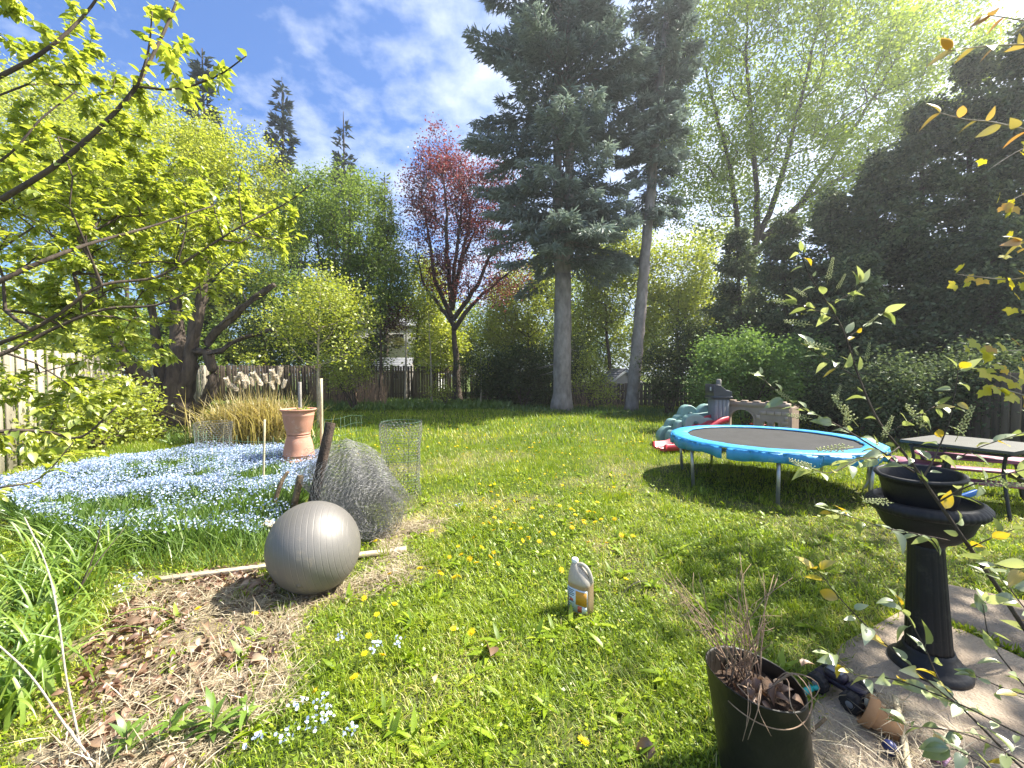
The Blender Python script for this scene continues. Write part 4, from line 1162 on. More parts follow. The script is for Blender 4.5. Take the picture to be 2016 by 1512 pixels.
def beam(name, A, B, w, h, mat, label, cat, roll=0.0, bev=.004, group=None):
    A = Vector(A); B = Vector(B); d = B - A
    q = d.to_track_quat('X', 'Z')
    g = Geo(); box(g, (d.length / 2, 0, 0), (d.length, w, h), rot('X', roll), bev=bev)
    o = g.obj(name, mat, loc=A); o.rotation_euler = q.to_euler()
    return tag(o, label, cat, group)
beam('plank', G(308, 1142, .025), G(800, 1081, .03), .055, .03, M['plank'], 'long pale wooden plank lying on the ground under the ball', 'plank')
beam('plank', G(520, 1030, .14), G(580, 1045, .05), .07, .035, M['plank'], 'short broken board end beside the grey ball', 'plank', .4)

# ------------------------------------------------------------------ stakes and posts around the bed
M['charred'] = solid('wood_charred', (.075, .05, .035), (.018, .013, .010), 14, .9, bump=.8, bscale=40)
M['oldwood'] = solid('wood_old', (.23, .17, .10), (.10, .07, .045), 12, .9, bump=.6, bscale=40)
M['stake'] = solid('stake_pale', (.60, .53, .36), (.42, .35, .22), 8, .75, bump=.2)
M['greywood'] = solid('wood_grey', (.30, .28, .25), (.17, .155, .14), 10, .9, bump=.4)
def pole(name, pts, rad, mat, label, cat, sides=8):
    g = Geo(); p0 = Vector(pts[0])
    tube(g, smooth_path(pts, 4), rad, sides)
    return tag(g.obj(name, mat, smooth=False, off=p0, loc=p0), label, cat)
bt = G(603, 1040); tp = D(651, 832, 4.05)
beam('wooden_post', (bt.x, bt.y, -.05), tp, .095, .06, M['charred'], 'dark leaning wooden post standing in the wire mesh', 'post', .3, .008)
tip = tp - (tp - Vector((bt.x, bt.y, -.05))).normalized() * -.004
b0 = G(532, 1022)
pole('branch_stake', [b0, D(545, 975, 4.15), D(556, 945, 4.2), D(568, 928, 4.25)], [.028, .024, .022, .018] + [.018] * 9, M['oldwood'], 'crooked brown stick standing in the blue flowers', 'stick') if False else None
g = Geo(); sp = smooth_path([b0, D(545, 975, 4.15), D(556, 945, 4.2), D(568, 928, 4.25)], 4); tube(g, sp, np.linspace(.028, .016, len(sp)), 8)
tag(g.obj('stick', M['oldwood'], smooth=True, off=b0, loc=b0), 'crooked brown stick leaning in the blue flowers', 'stick')
b0 = G(572, 1022); beam('wooden_stake', (b0.x, b0.y, -.02), D(592, 936, 4.15), .055, .055, M['oldwood'], 'short split square stake just behind the ball', 'stake', .5, .006)
b0 = G(634, 914)
pole('wooden_stake', [(b0.x, b0.y, 0), D(632, 745, b0.y)], .026, M['stake'], 'tall pale round stake beside the stacked clay pots', 'stake')
b0 = G(592, 890)
beam('wooden_stake', (b0.x, b0.y, 0), D(590, 752, b0.y), .05, .05, M['greywood'], 'grey square stake behind the stacked clay pots', 'stake')
b0 = G(518, 975)
pole('bamboo_stake', [(b0.x, b0.y, 0), D(521, 826, b0.y)], .013, M['stake'], 'thin pale bamboo stake left of the clay pots', 'stake')

# ------------------------------------------------------------------ clay pots
M['clay'] = solid('pot_terracotta', (.52, .27, .19), (.44, .21, .14), 3, .7, bump=.08)
M['soil'] = solid('soil', (.09, .055, .035), (.03, .02, .013), 26, .95, bump=.9, bscale=60)
add_dirt(M['clay'], (.62, .45, .37), 7, .54, .72)
def clay_pots():
    d = 6.3
    c = D(588, 855, d); X, Y = c.x, d; zb = c.z
    pr = [(.180, 0), (.196, .004), (.202, .02), (.194, .034), (.200, .05), (.226, .14), (.247, .25), (.262, .36), (.268, .372), (.262, .378), (.270, .43), (.276, .44), (.285, .444), (.300, .462), (.306, .478), (.296, .486), (.270, .484), (.258, .47), (.245, .36), (.2, .3)]
    pr = [(a * .86, z * .84) for a, z in pr]
    g = Geo(); lathe(g, pr, 56)
    o = g.obj('flower_pot', M['clay'], smooth=True, loc=(X, Y, zb))
    tag(o, 'wide rimmed terracotta pot standing upright on the other pot', 'flower pot', 'stacked terracotta pots')
    g = Geo(); lathe(g, [(.222, .380), (.17, .390), (.1, .395), (.001, .397)], 40); g.obj('soil', M['soil'], o, smooth=True)
    tv, tf = leaf_template(.5, 4, .2, .3)
    g = Geo(); n = 46
    a = rdir(n); a[:, 2] = np.abs(a[:, 2]) * .8
    q = np.column_stack([RNG.normal(.08, .05, n), RNG.normal(-.05, .05, n), np.full(n, .395)])
    inst(g, tv, tf, basis(a, rdir(n) + np.array([[0, 0, 1]])), q, RNG.uniform(.03, .06, n), RNG.random(n)); g.obj('weeds', M['lime'], o)
    g = Geo(); lathe(g, [(r, -z) for r, z in pr[::-1]][::-1] if False else [(r, zb - z) for r, z in reversed(pr[:-2])], 56)
    tag(g.obj('flower_pot', M['clay'], smooth=True, loc=(X, Y, -.006)), 'terracotta pot turned upside down among the blue flowers', 'flower pot', 'stacked terracotta pots')
clay_pots()

# ------------------------------------------------------------------ wire netting
M['wire'] = solid('wire_galvanised', (.29, .29, .285), (.17, .17, .17), 40, .5, metal=.5)
M['wire_green'] = solid('wire_green', (.10, .19, .12), (.05, .10, .07), 30, .55)
M['wire_dark'] = solid('wire_dark', (.07, .06, .05), (.03, .03, .025), 30, .6)
def hexnet(nu, nv):
    """edges of a honeycomb as pairs of (u, v) in 0..1"""
    E = []
    for j in range(nv):
        for i in range(nu):
            x = i + .5 * (j % 2)
            a = (x, j); b = (x + .5, j + .33); c = (x + 1, j)
            E += [(a, b), (b, c), (b, (x + .5, j + 1))]
    E = np.array(E, float); E[..., 0] /= nu; E[..., 1] /= nv
    return E
def net(g, nu, nv, fn, rad, jit=0.0):
    E = hexnet(nu, nv); A, B = fn(E[:, 0, 0], E[:, 0, 1]), fn(E[:, 1, 0], E[:, 1, 1])
    if jit:
        f = lambda P: P + jit * np.stack([np.sin(P[:, 1] * 23 + P[:, 2] * 17), np.sin(P[:, 0] * 19 + P[:, 2] * 29), np.sin(P[:, 0] * 27 + P[:, 1] * 13)], -1)
        A, B = f(A), f(B)
    A[:, 2] = np.maximum(A[:, 2], .005); B[:, 2] = np.maximum(B[:, 2], .005)
    edges(g, A, B, rad, rad, 3)
def wire_roll():
    A = np.array([-1.22, 3.5, .25]); B = np.array([-1.98, 4.5, .44])
    ax = unit(B - A); x = unit(np.cross(ax, [0, 0, 1.0])); y = np.cross(x, ax)
    g = Geo()
    for k in range(14):
        s = .30 + .70 * k / 13; ph = RNG.random() * 6
        def fn(u, v, s=s, ph=ph):
            a = u * 2 * np.pi + ph
            rr = s * (.28 + .10 * v) * (1 + .06 * np.sin(3 * a + k) + .04 * np.sin(7 * a + 5 * v))
            yy = np.where(np.sin(a) < 0, .82, 1.12 - .2 * v)
            return A + (B - A) * (v[:, None] * 1.06 - .03) + x * (rr * 1.15 * np.cos(a))[:, None] + y * (rr * yy * np.sin(a))[:, None]
        net(g, int(26 * s) + 8, 26, fn, .00135, .012)
    r = root('wire_mesh_roll', (A[0], A[1], 0), 'big loose roll of grey chicken wire behind the ball', 'wire netting')
    g.obj('netting', M['wire'], r, off=(A[0], A[1], 0))
    g = Geo()
    for q in range(14):
        a0 = RNG.random() * 6; s = RNG.uniform(.7, 1.15); v0 = RNG.random() * .9
        a = np.linspace(a0, a0 + RNG.uniform(2, 5), 14)
        rr = s * (.25 + .09 * v0)
        P = A + (B - A) * v0 + x * (rr * 1.1 * np.cos(a))[:, None] + y * (rr * np.sin(a))[:, None] + ax * (np.linspace(0, .2, 14))[:, None]
        P[:, 2] = np.maximum(P[:, 2], .006)
        tube(g, P, .002, 4)
    g.obj('loose_wire', M['wire'], r, off=(A[0], A[1], 0))
wire_roll()
def cage(px, gy, rad, h, lab, rods=True, mat='wire'):
    b = G(px, gy)
    r = root('wire_cage', b, lab, 'wire cage', 'wire mesh cages in the garden')
    g = Geo()
    for k in range(2):
        fn = lambda u, v, k=k: np.stack([rad * (1 - .03 * k - .10 * np.sin(v * 3.1) * (1 - v)) * np.cos(u * 6.2832) * (1 + .1 * v ** 3), rad * (1 - .03 * k) * np.sin(u * 6.2832), h * (.36 * (1 - v) * (k + .6) + v * 1.0 + .015 * np.sin(u * 19) * v) if False else h * v * (1 + .012 * np.sin(u * 19))], -1)
        net(g, 30, int(h / .035), fn, .0013, .006)
    g.obj('netting', M[mat], r)
    g = Geo(); a = np.linspace(0, 6.2832, 28)
    for z in ((.25, .5, .75, 1.0) if rods else (1.0,)):
        tube(g, np.stack([rad * .98 * np.cos(a), rad * .98 * np.sin(a), 0 * a + h * z], -1), .0026, 4)
    g.obj('hoop', M['wire_green'] if rods else M[mat], r)
    if rods:
        for q in range(5):
            t = q / 5 * 6.2832 + .4
            g = Geo(); tube(g, [(rad * .7 * math.cos(t), rad * .7 * math.sin(t), -.02), (rad * .97 * math.cos(t), rad * .97 * math.sin(t), h)], .003, 4); g.obj('rod', M['wire_dark'], r)
cage(790, 975, .24, .92, 'tall wire mesh cylinder standing on the lawn behind the roll')
cage(421, 905, .27, .66, 'wire mesh cylinder among weeds in front of the old tree', False)
def wire_panel(pts, h, cell, lab):
    P = smooth_path(pts, 6); p0 = Vector(P[0])
    r = root('wire_fence', p0, lab, 'wire fence', 'green wire fence panels around the flower bed')
    L = np.concatenate([[0], np.cumsum(np.linalg.norm(np.diff(P, axis=0), axis=1))])
    at = lambda s: np.array([np.interp(s, L, P[:, k]) for k in range(3)]).T
    n = int(L[-1] / cell)
    g = Geo()
    for i in range(n + 1):
        q = at(min(L[-1], i * cell)); lean = RNG.normal(0, .02)
        tube(g, [q, q + np.array([lean * .4, 0, h * .5]), q + np.array([lean, 0, h + .02 * math.sin(i)])], .0024, 4)
    for z in np.arange(.12, h + .01, .15):
        q = at(np.linspace(0, L[-1], 18)); q[:, 2] += z + .02 * np.sin(np.linspace(0, 7, 18) + z * 5)
        tube(g, q, .0024, 4)
    g.obj('netting', M['wire_green'], r, off=p0)
wire_panel([G(385, 965), G(460, 990), G(540, 985)], .78, .13, 'green wire fence panel standing in the blue flowers')
wire_panel([G(640, 905), G(675, 900), G(715, 890)], .72, .13, 'bent green wire fence panel right of the tall stake')

# ------------------------------------------------------------------ jug
M['jug'] = None
def jug():
    m, t = new_mat('jug_plastic')
    tcn = N(t, 'ShaderNodeTexCoord'); sp = N(t, 'ShaderNodeSeparateXYZ'); t.links.new(tcn.outputs['Object'], sp.inputs[0])
    mr = N(t, 'ShaderNodeMapRange', i={'From Min': .185, 'From Max': .20}); t.links.new(sp.outputs['Z'], mr.inputs['Value'])
    cr = ramp(t, [(0, (.42, .31, .19)), (1, (.50, .47, .41))]); t.links.new(mr.outputs[0], cr.inputs[0])
    p = N(t, 'ShaderNodeBsdfPrincipled', i={'Roughness': .28, 'Specular IOR Level': .5})
    tr = N(t, 'ShaderNodeBsdfTranslucent'); t.links.new(cr.outputs[0], tr.inputs['Color']); t.links.new(cr.outputs[0], p.inputs['Base Color'])
    mx = N(t, 'ShaderNodeMixShader', i={0: .35}); t.links.new(p.outputs[0], mx.inputs[1]); t.links.new(tr.outputs[0], mx.inputs[2])
    o = N(t, 'ShaderNodeOutputMaterial'); t.links.new(mx.outputs[0], o.inputs['Surface'])
    M['jug'] = m
    white = solid('jug_cap_white', (.85, .86, .88), (.8, .8, .82), 5, .4)
    c = G(1143, 1203)
    r = root('plastic_jug', (c.x, c.y, .004), 'cloudy white plastic jug with an orange label in the grass', 'jug', None, math.radians(-38))
    def sec(hx, hy, ox, z, n=28, e=3.2):
        a = np.linspace(0, 2 * np.pi, n, endpoint=False)
        ca, sa = np.cos(a), np.sin(a)
        return np.stack([ox + hx * np.sign(ca) * np.abs(ca) ** (2 / e), hy * np.sign(sa) * np.abs(sa) ** (2 / e), np.full(n, z)], -1)
    S = [sec(.070, .052, 0, 0), sec(.078, .060, 0, .008), sec(.079, .061, 0, .09), sec(.078, .060, 0, .185, e=3), sec(.079, .061, 0, .195, e=3), sec(.074, .058, -.003, .220, e=2.6), sec(.060, .047, -.014, .252, e=2.4), sec(.042, .034, -.028, .278, e=2.2), sec(.023, .022, -.040, .296, e=2), sec(.019, .019, -.042, .304, e=2), sec(.0185, .0185, -.042, .315, e=2)]
    n = 28; v = np.concatenate(S); k = len(S)
    i, j = np.meshgrid(np.arange(k - 1), np.arange(n), indexing='ij')
    f = np.stack([i * n + j, i * n + (j + 1) % n, (i + 1) * n + (j + 1) % n, (i + 1) * n + j], -1).reshape(-1, 4)
    g = Geo(); g.add(v, [f, np.array([list(range(n))[::-1]]), np.array([[(k - 1) * n + q for q in range(n)]])]); g.obj('body', m, r, smooth=True)
    g = Geo(); lathe(g, [(.0205, .303), (.0215, .306), (.0215, .322), (.018, .327), (.001, .328)], 24, c=(-.042, 0, 0), mod=lambda q, a: 1 + .03 * math.cos(a * 12)); g.obj('cap', white, r, smooth=True)
    g = Geo(); tube(g, smooth_path([(-.022, 0, .292), (.012, 0, .300), (.046, 0, .283), (.069, 0, .245), (.076, 0, .205)], 6), .0125, 10); g.obj('handle', m, r, smooth=True)
    # label on the broad side facing left of the viewer, flat print in plain patches
    cols = {'label_paper': (.62, .70, .74), 'label_orange': (.62, .30, .03), 'label_red': (.55, .12, .07), 'label_ink': (.05, .09, .13), 'label_pale': (.70, .74, .72)}
    lm = {q: solid(q, w, tuple(x * .85 for x in w), 40, .5) for q, w in cols.items()}
    def patch(x0, x1, z0, z1, mm, off, par, name):
        xs = np.linspace(x0, x1, 7); e = 3.2
        hy = .061 * (1 - np.abs(xs / .079) ** e) ** (1 / e) + off
        v = []
        for x, y in zip(xs, hy): v += [(x, -y, z0), (x, -y, z1), (x, -y + .0005, z0), (x, -y + .0005, z1)]
        f = [(4 * q, 4 * q + 4, 4 * q + 5, 4 * q + 1) for q in range(6)] + [(4 * q + 1, 4 * q + 5, 4 * q + 7, 4 * q + 3) for q in range(6)] + [(4 * q + 2, 4 * q + 6, 4 * q + 4, 4 * q) for q in range(6)]
        g = Geo(); g.add(v, np.array(f)); return g.obj(name, lm[mm], par)
    lb = patch(-.070, .070, .020, .165, 'label_paper', .0010, r, 'label')
    patch(-.002, .068, .068, .155, 'label_orange', .0016, lb, 'print')
    patch(.012, .040, .026, .064, 'label_red', .0016, lb, 'print'); patch(.042, .068, .026, .064, 'label_pale', .0016, lb, 'print')
    for q, (x0, x1, z) in enumerate(((-.060, -.012, .150), (-.060, -.020, .139), (-.058, -.010, .128), (-.060, -.014, .117), (-.056, -.030, .100), (-.050, -.012, .078), (-.062, -.030, .060), (-.060, -.018, .045), (-.058, -.024, .034))):
        patch(x0, x1, z, z + .0045, 'label_ink', .0016, lb, 'print')
    patch(-.045, -.020, .083, .098, 'label_red', .0016, lb, 'print')
jug()

# ------------------------------------------------------------------ trampoline
M['vinyl'] = solid('vinyl_blue', (.045, .34, .64), (.03, .25, .52), 3, .48, bump=.45, bscale=9, spec=.5)
M['matcloth'] = solid('trampoline_mat', (.05, .05, .05), (.034, .034, .034), 4, .75, spec=.2, bump=.1, bscale=200)
M['galv'] = solid('steel_galvanised', (.50, .51, .52), (.38, .39, .40), 12, .4, metal=.7)
add_dirt(M['vinyl'], (.20, .36, .46), 6, .55, .75)
def trampoline():
    C = Vector((3.6, 5.6, 0)); R = 1.25; H = .615
    r = root('trampoline', C, 'round trampoline with black mat and bright blue padded edge', 'trampoline')
    g = Geo(); a = np.linspace(0, 2 * np.pi, 12, endpoint=False)
    lathe(g, [(R - .06 + .02 * math.cos(q), H - .045 + .02 * math.sin(q)) for q in a], 72, closed=True); g.obj('frame', M['galv'], r, smooth=True)
    g = Geo(); lathe(g, [(.001, H - .03), (.5, H - .022), (R * .80, H - .008), (R * .84, H - .004), (R * .84, H - .012), (.001, H - .038)], 72); g.obj('jumping_mat', M['matcloth'], r, smooth=True)
    wav = lambda i, q: 1 + .006 * math.sin(q * 17) + .004 * math.sin(q * 41 + i) - (.012 if abs(((q * 6 / math.pi) % 2) - 1) < .02 else 0)
    g = Geo(); lathe(g, [(R * .815, H + .004), (R * .83, H + .018), (R * .9, H + .022), (R * .97, H + .020), (R + .004, H + .008), (R + .006, H - .004), (R - .02, H - .006), (R * .83, H - .002)], 120, closed=True, mod=wav); g.obj('safety_pad', M['vinyl'], r, smooth=True)
    q = G(1452, 884, H - .06) - C; ga = math.atan2(q.y, q.x)
    nseg = 8
    for k in range(nseg):
        a0 = ga + k * 2 * math.pi / nseg + (.022 if k == 0 else .002); a1 = ga + (k + 1) * 2 * math.pi / nseg - (.022 if k == nseg - 1 else .002)
        aa = np.linspace(a0, a1, 18); v = []; ph = RNG.random() * 6
        for i, t in enumerate(aa):
            w = .012 * math.sin(i * .9 + ph) + .007 * math.sin(i * 2.1 + ph); lo = .125 + .016 * math.sin(i * .5 + ph)
            for rr, z in ((R + .009, H + .004), (R + .012 + w, H - .05), (R + .002 + w * 1.8, H - lo), (R - .004 + w * 1.8, H - lo), (R + .005 + w, H - .05), (R + .0065, H + .002)):
                v.append((rr * math.cos(t), rr * math.sin(t), z))
        f = [(i * 6 + j, (i + 1) * 6 + j, (i + 1) * 6 + (j + 1) % 6, i * 6 + (j + 1) % 6) for i in range(17) for j in range(6)]
        g = Geo(); g.add(v, np.array(f)); g.obj('skirt', M['vinyl'], r, smooth=True)
    for an in (139, 191, 243, 298, 341, 60, 100, 20):
        t = math.radians(an); k = R - .06
        g = Geo(); tube(g, [(k * .97 * math.cos(t), k * .97 * math.sin(t), -.02), (k * math.cos(t), k * math.sin(t), H - .05)], .021, 12); tube(g, [(k * .985 * math.cos(t), k * .985 * math.sin(t), H - .17), (k * math.cos(t), k * math.sin(t), H - .05)], .025, 12)
        g.obj('leg', M['galv'], r, smooth=True)
trampoline()
def joint_weeds():
    g = Geo(); n = 420; t = RNG.random(n); a = np.array(PATIO_B[0]); b = np.array(PATIO_B[-1]); c = np.array(PATIO_B[-2])
    P = np.where((t < .5)[:, None], a + (b - a) * (t * 2)[:, None], b + (c - b) * (t * 2 - 1)[:, None]) + RNG.normal(0, .012, (n, 2))
    d = rdir(n) * .8 + np.array([[0, 0, .8]]); L = RNG.uniform(.015, .06, n)
    inst(g, CARD_V, CARD_F, basis(d, rdir(n)), np.column_stack([P, np.full(n, .01)]), np.stack([L * .25, L, L], -1), RNG.random(n) * .8)
    e = np.array(PATIO_A[1:5]); k = RNG.integers(0, 3, 900); u = RNG.random(900)[:, None]; P = e[k] * (1 - u) + e[k + 1] * u + RNG.normal(0, .022, (900, 2)); n = 900
    d = rdir(n) * .8 + np.array([[0, 0, .8]]); L = RNG.uniform(.03, .085, n)
    inst(g, CARD_V, CARD_F, basis(d, rdir(n)), np.column_stack([P, np.full(n, .0)]), np.stack([np.full(n, .006), L, L], -1), RNG.random(n) * .95)
    tag(g.obj('joint_weeds', M['grass']), 'grass creeping over the patio edge and along the slab joint', kind='stuff')
joint_weeds()

# ------------------------------------------------------------------ play castle with slide
M['pl_beige'] = solid('plastic_beige', (.34, .255, .195), (.27, .20, .15), 5, .5)
M['pl_beige2'] = solid('plastic_beige_stone', (.42, .32, .25), (.32, .24, .185), 5, .55, objrand=.5)
M['pl_grey'] = solid('plastic_grey', (.20, .205, .22), (.16, .165, .18), 4, .5)
M['pl_dark'] = solid('plastic_charcoal', (.045, .05, .06), (.03, .033, .04), 4, .4)
M['pl_sage'] = solid('plastic_sage', (.22, .36, .33), (.17, .29, .265), 4, .5)
M['pl_green'] = solid('plastic_dark_green', (.06, .14, .13), (.04, .10, .09), 4, .5)
M['pl_red'] = solid('plastic_red', (.42, .022, .045), (.34, .018, .035), 4, .35, spec=.5)
def castle():
    O = Vector((4.46, 8.25, 0)); E = Vector((5.24, 7.50, 0)); u = (E - O).normalized(); L = (E - O).length
    r = root('play_castle', O, 'plastic play castle with beige stone wall, grey tower and red slide', 'play castle')
    nrm = np.array((u.y, -u.x, 0.0))      # towards the camera
    if nrm[1] > 0: nrm = -nrm
    U = np.array(u); Z = np.array((0, 0, 1.0))
    arch = [(L * .075, .0), (L * .46, .0), (L * .46, .60)] + [(L * (.2675 + .1925 * math.cos(t)), .60 + .19 * math.sin(t)) for t in np.linspace(.1, math.pi - .1, 12)] + [(L * .075, .60)]
    hole = [(x, z + .05) if z < .01 else (x, z) for x, z in arch]
    slot = lambda a, b: [(L * a, .22), (L * b, .22), (L * b, .55)] + [(L * ((a + b) / 2 + (b - a) / 2 * math.cos(t)), .55 + L * (b - a) / 2 * math.sin(t)) for t in np.linspace(.2, math.pi - .2, 6)] + [(L * a, .55)]
    s1, s2 = slot(.615, .685), slot(.775, .845)
    g = Geo(); extrude(g, [[(0, 0), (L, 0), (L, .86), (0, .86)], hole, s1, s2], .09, (0, 0, 0), U, Z); g.obj('wall', M['pl_beige'], r)
    # trims round the openings
    def frame(h, w, grow_):
        c = np.mean(h, 0); o = [(c[0] + (x - c[0]) * (1 + grow_ * 2 / (max(q[0] for q in h) - min(q[0] for q in h))), z if z < .2 else z + grow_) for x, z in h]
        g = Geo(); extrude(g, [o, h], .02, nrm * .056, U, Z); return g.obj('opening_trim', M['pl_beige'], r)
    frame(hole, .02, .028); frame(s1, .02, .022); frame(s2, .02, .022)
    # raised stones
    ops = [(L * .075, L * .46, .0, .80), (L * .60, L * .70, .18, .62), (L * .76, L * .86, .18, .62)]
    z = .03; row = 0
    while z < .82:
        hh = RNG.uniform(.075, .11); x = .01
        while x < L - .02:
            w = RNG.uniform(.07, .17); x1 = min(L - .01, x + w)
            if x1 - x > .035 and z + hh < .85 and not any(x < b + .03 and x1 > a - .03 and z < t + .02 and z + hh > q - .02 for a, b, q, t in ops):
                g = Geo(); box(g, ((x + x1) / 2, 0, z + hh / 2), (x1 - x - .012, .022, hh - .012), bev=.006)
                o = g.obj('stone', M['pl_beige2'], r); o.location = nrm * .050; o.rotation_euler = (0, 0, math.atan2(u.y, u.x))
            x = x1
        z += hh; row += 1
    # overhanging battlement
    g = Geo(); box(g, (L / 2, 0, .905), (L + .03, .17, .085), bev=.012); box(g, (L / 2, 0, .862), (L, .13, .03), bev=.006)
    o = g.obj('battlement', M['pl_beige'], r); o.rotation_euler = (0, 0, math.atan2(u.y, u.x))
    for k in range(5):
        g = Geo(); box(g, (L * (.1 + .2 * k), 0, .962), (L * .11, .15, .03), bev=.008)
        o = g.obj('merlon', M['pl_beige'], r); o.rotation_euler = (0, 0, math.atan2(u.y, u.x))
    # far side wall so the castle has depth
    g = Geo(); q = np.array(u) * L; back = -nrm * .75
    extrude(g, [[(0, 0), (.75, 0), (.75, .86), (0, .86)]], .08, q, -nrm, Z); box(g, back + U * L / 2 + Z * .06, (L, .06, .12), rot('Z', math.atan2(u.y, u.x))); g.obj('rear_wall', M['pl_beige'], r)
    g = Geo(); tube(g, [np.array(u) * .45 + back * .7, np.array(u) * .45 + back * .7 + Z * .75], .03, 8); tube(g, [np.array(u) * .3 + back * .7 + Z * .45, np.array(u) * .6 + back * .7 + Z * .45], .015, 8); g.obj('inner_post', M['pl_red'], r)
    # tower
    T = Vector((-.17, .02, 0)); 
    g = Geo(); box(g, (T.x, T.y, .5), (.30, .30, 1.0), bev=.02); tw = g.obj('tower', M['pl_grey'], r)
    for k in range(4):
        g = Geo(); box(g, (T.x - .1125 + .075 * k, T.y - .152, .5), (.066, .02, .96), bev=.006); g.obj('tower_plank', M['pl_grey'], r)
    g = Geo(); extrude(g, [[(-.175, 0), (.175, 0), (.175, .14), (.06, .17), (-.06, .27), (-.175, .29)]], .35, (T.x, T.y, 1.0), (1, 0, 0), (0, 0, 1), bevel=.012); cp = g.obj('tower_cap', M['pl_dark'], r)
    g = Geo(); box(g, (T.x, T.y, 1.03), (.40, .40, .05), bev=.012); g.obj('cap_band', M['pl_dark'], r)
    g = Geo(); box(g, (T.x + .115, T.y, 1.168), (.10, .28, .012), rot('Y', .25)); box(g, (T.x - .183, T.y - .05, 1.2), (.012, .06, .08)); g.obj('cap_pale_panel', solid('plastic_pale_grey', (.55, .58, .62), (.5, .53, .57), 5, .4), r)  # thin pale grey pieces on the cap's slope and left side
    lathe_g = Geo(); lathe(lathe_g, [(.05, 1.22), (.05, 1.38), (.03, 1.40), (.0, 1.40)], 14, c=(T.x + .03, T.y + .05, 0)); lathe_g.obj('finial', M['greywood'], r, smooth=True)
    # slide
    pts = smooth_path([(-.20, -.12, .56), (-.42, -.22, .52), (-.72, -.33, .36), (-1.05, -.42, .18), (-1.32, -.50, .085), (-1.62, -.58, .07)], 6)
    tg = unit(np.gradient(pts, axis=0)); sd = unit(np.cross(tg, Z)); W = .19
    prof = [(-W - .03, .02), (-W - .02, .10), (-W, .105), (-W + .02, .10), (-W + .035, .02), (-.05, .0), (-.045, .014), (.045, .014), (.05, 0), (W - .035, .02), (W - .02, .10), (W, .105), (W + .02, .10), (W + .03, .02), (W, -.03), (-W, -.03)]
    v = np.concatenate([[p + sd[i] * a + Z * b for a, b in prof] for i, p in enumerate(pts)]); m = len(prof); n = len(pts)
    f = [(i * m + j, i * m + (j + 1) % m, (i + 1) * m + (j + 1) % m, (i + 1) * m + j) for i in range(n - 1) for j in range(m)]
    g = Geo(); g.add(v, [np.array(f), np.array([list(range(m))]), np.array([[(n - 1) * m + j for j in range(m)][::-1]])]); g.obj('slide', M['pl_red'], r, smooth=True)
    # climbing boulders
    for px, py, rad, dd in ((1386, 818, 19, 8.55), (1353, 818, 18, 8.6), (1335, 828, 9, 8.55), (1322, 838, 11, 8.5), (1311, 856, 15, 8.45), (1340, 842, 12, 8.25), (1364, 836, 20, 8.2), (1390, 842, 18, 8.25), (1327, 862, 14, 8.2), (1350, 862, 18, 8.3), (1380, 866, 20, 8.35)):
        c = D(px, py, dd) - O; q = rad * dd / F
        g = Geo(); a = np.linspace(0, 2 * np.pi, 22, endpoint=False)
        rr = q * (1 + .07 * np.sin(3 * a + px) + .05 * np.sin(2 * a))
        foot = max(0.0, c.z - q)
        extrude(g, [[(x, z) for x, z in zip(rr * np.cos(a), rr * np.sin(a))]], .12, c, (1, .12, 0), (0, 0, 1), bevel=.03)
        b = g.obj('boulder_panel', M['pl_sage'], r, smooth=False)
        g = Geo(); lathe(g, [(.045, 0), (.05, .012), (.04, .035), (.001, .04)], 12, c=(c.x + .02, c.y - .09, c.z + q * .25), R=rot('X', math.pi / 2) @ np.diag([1, .7, 1])); g.obj('hand_hold', M['pl_green'], b, smooth=True)
    g = Geo(); extrude(g, [[(-1.15, 0), (-.3, 0), (-.3, .68), (-.62, .64), (-.85, .45), (-1.1, .25)]], .10, (0, .25, 0), (1, .05, 0), (0, 0, 1), bevel=.02); g.obj('climbing_wall', M['pl_sage'], r)
castle()

# ------------------------------------------------------------------ table, pink bench, blue toy
M['tabletop'] = solid('table_top_grey', (.10, .10, .085), (.07, .068, .058), 5, .6, bump=.04, bscale=60, stretch=(1, 5, 1))
M['steel_dark'] = solid('steel_dark', (.05, .048, .045), (.03, .03, .028), 6, .45, metal=.4)
M['pink'] = solid('plastic_pink', (.36, .13, .19), (.27, .09, .14), 6, .55)
M['pl_blue'] = solid('plastic_blue', (.02, .17, .52), (.015, .12, .40), 5, .4)
def table():
    A = Vector((4.69, 4.79, 0)); B = Vector((5.58, 5.18, 0)); Cc = Vector((5.09, 4.02, 0)); Dd = B + Cc - A
    o = (A + Dd) / 2; H = .72
    r = root('garden_table', o, 'dark grey rectangular garden table with metal legs', 'table')
    q = [A - o, Cc - o, Dd - o, B - o]
    corner = lambda p, k: (p.x * k, p.y * k)
    g = Geo(); extrude(g, [[corner(p, 1) for p in q]], .026, (0, 0, H - .012), (1, 0, 0), (0, 1, 0), bevel=.004); g.obj('tabletop', M['tabletop'], r)
    g = Geo()
    for i in range(4):
        a, b = q[i] * .86, q[(i + 1) % 4] * .86
        tube(g, [(a.x, a.y, H - .06), (b.x, b.y, H - .06)], .014, 8)
    g.obj('apron', M['steel_dark'], r)
    for p in q:
        g = Geo(); tube(g, smooth_path([(p.x * .84, p.y * .84, H - .045), (p.x * .80, p.y * .80, H - .25), (p.x * .88, p.y * .88, .25), (p.x * .98, p.y * .98, 0)], 5), .015, 8); g.obj('leg', M['steel_dark'], r, smooth=True)
    # mesh chair frame pushed under the table
    c = G(1905, 955); 
    c2 = Vector((5.35, 5.25, 0))
table()
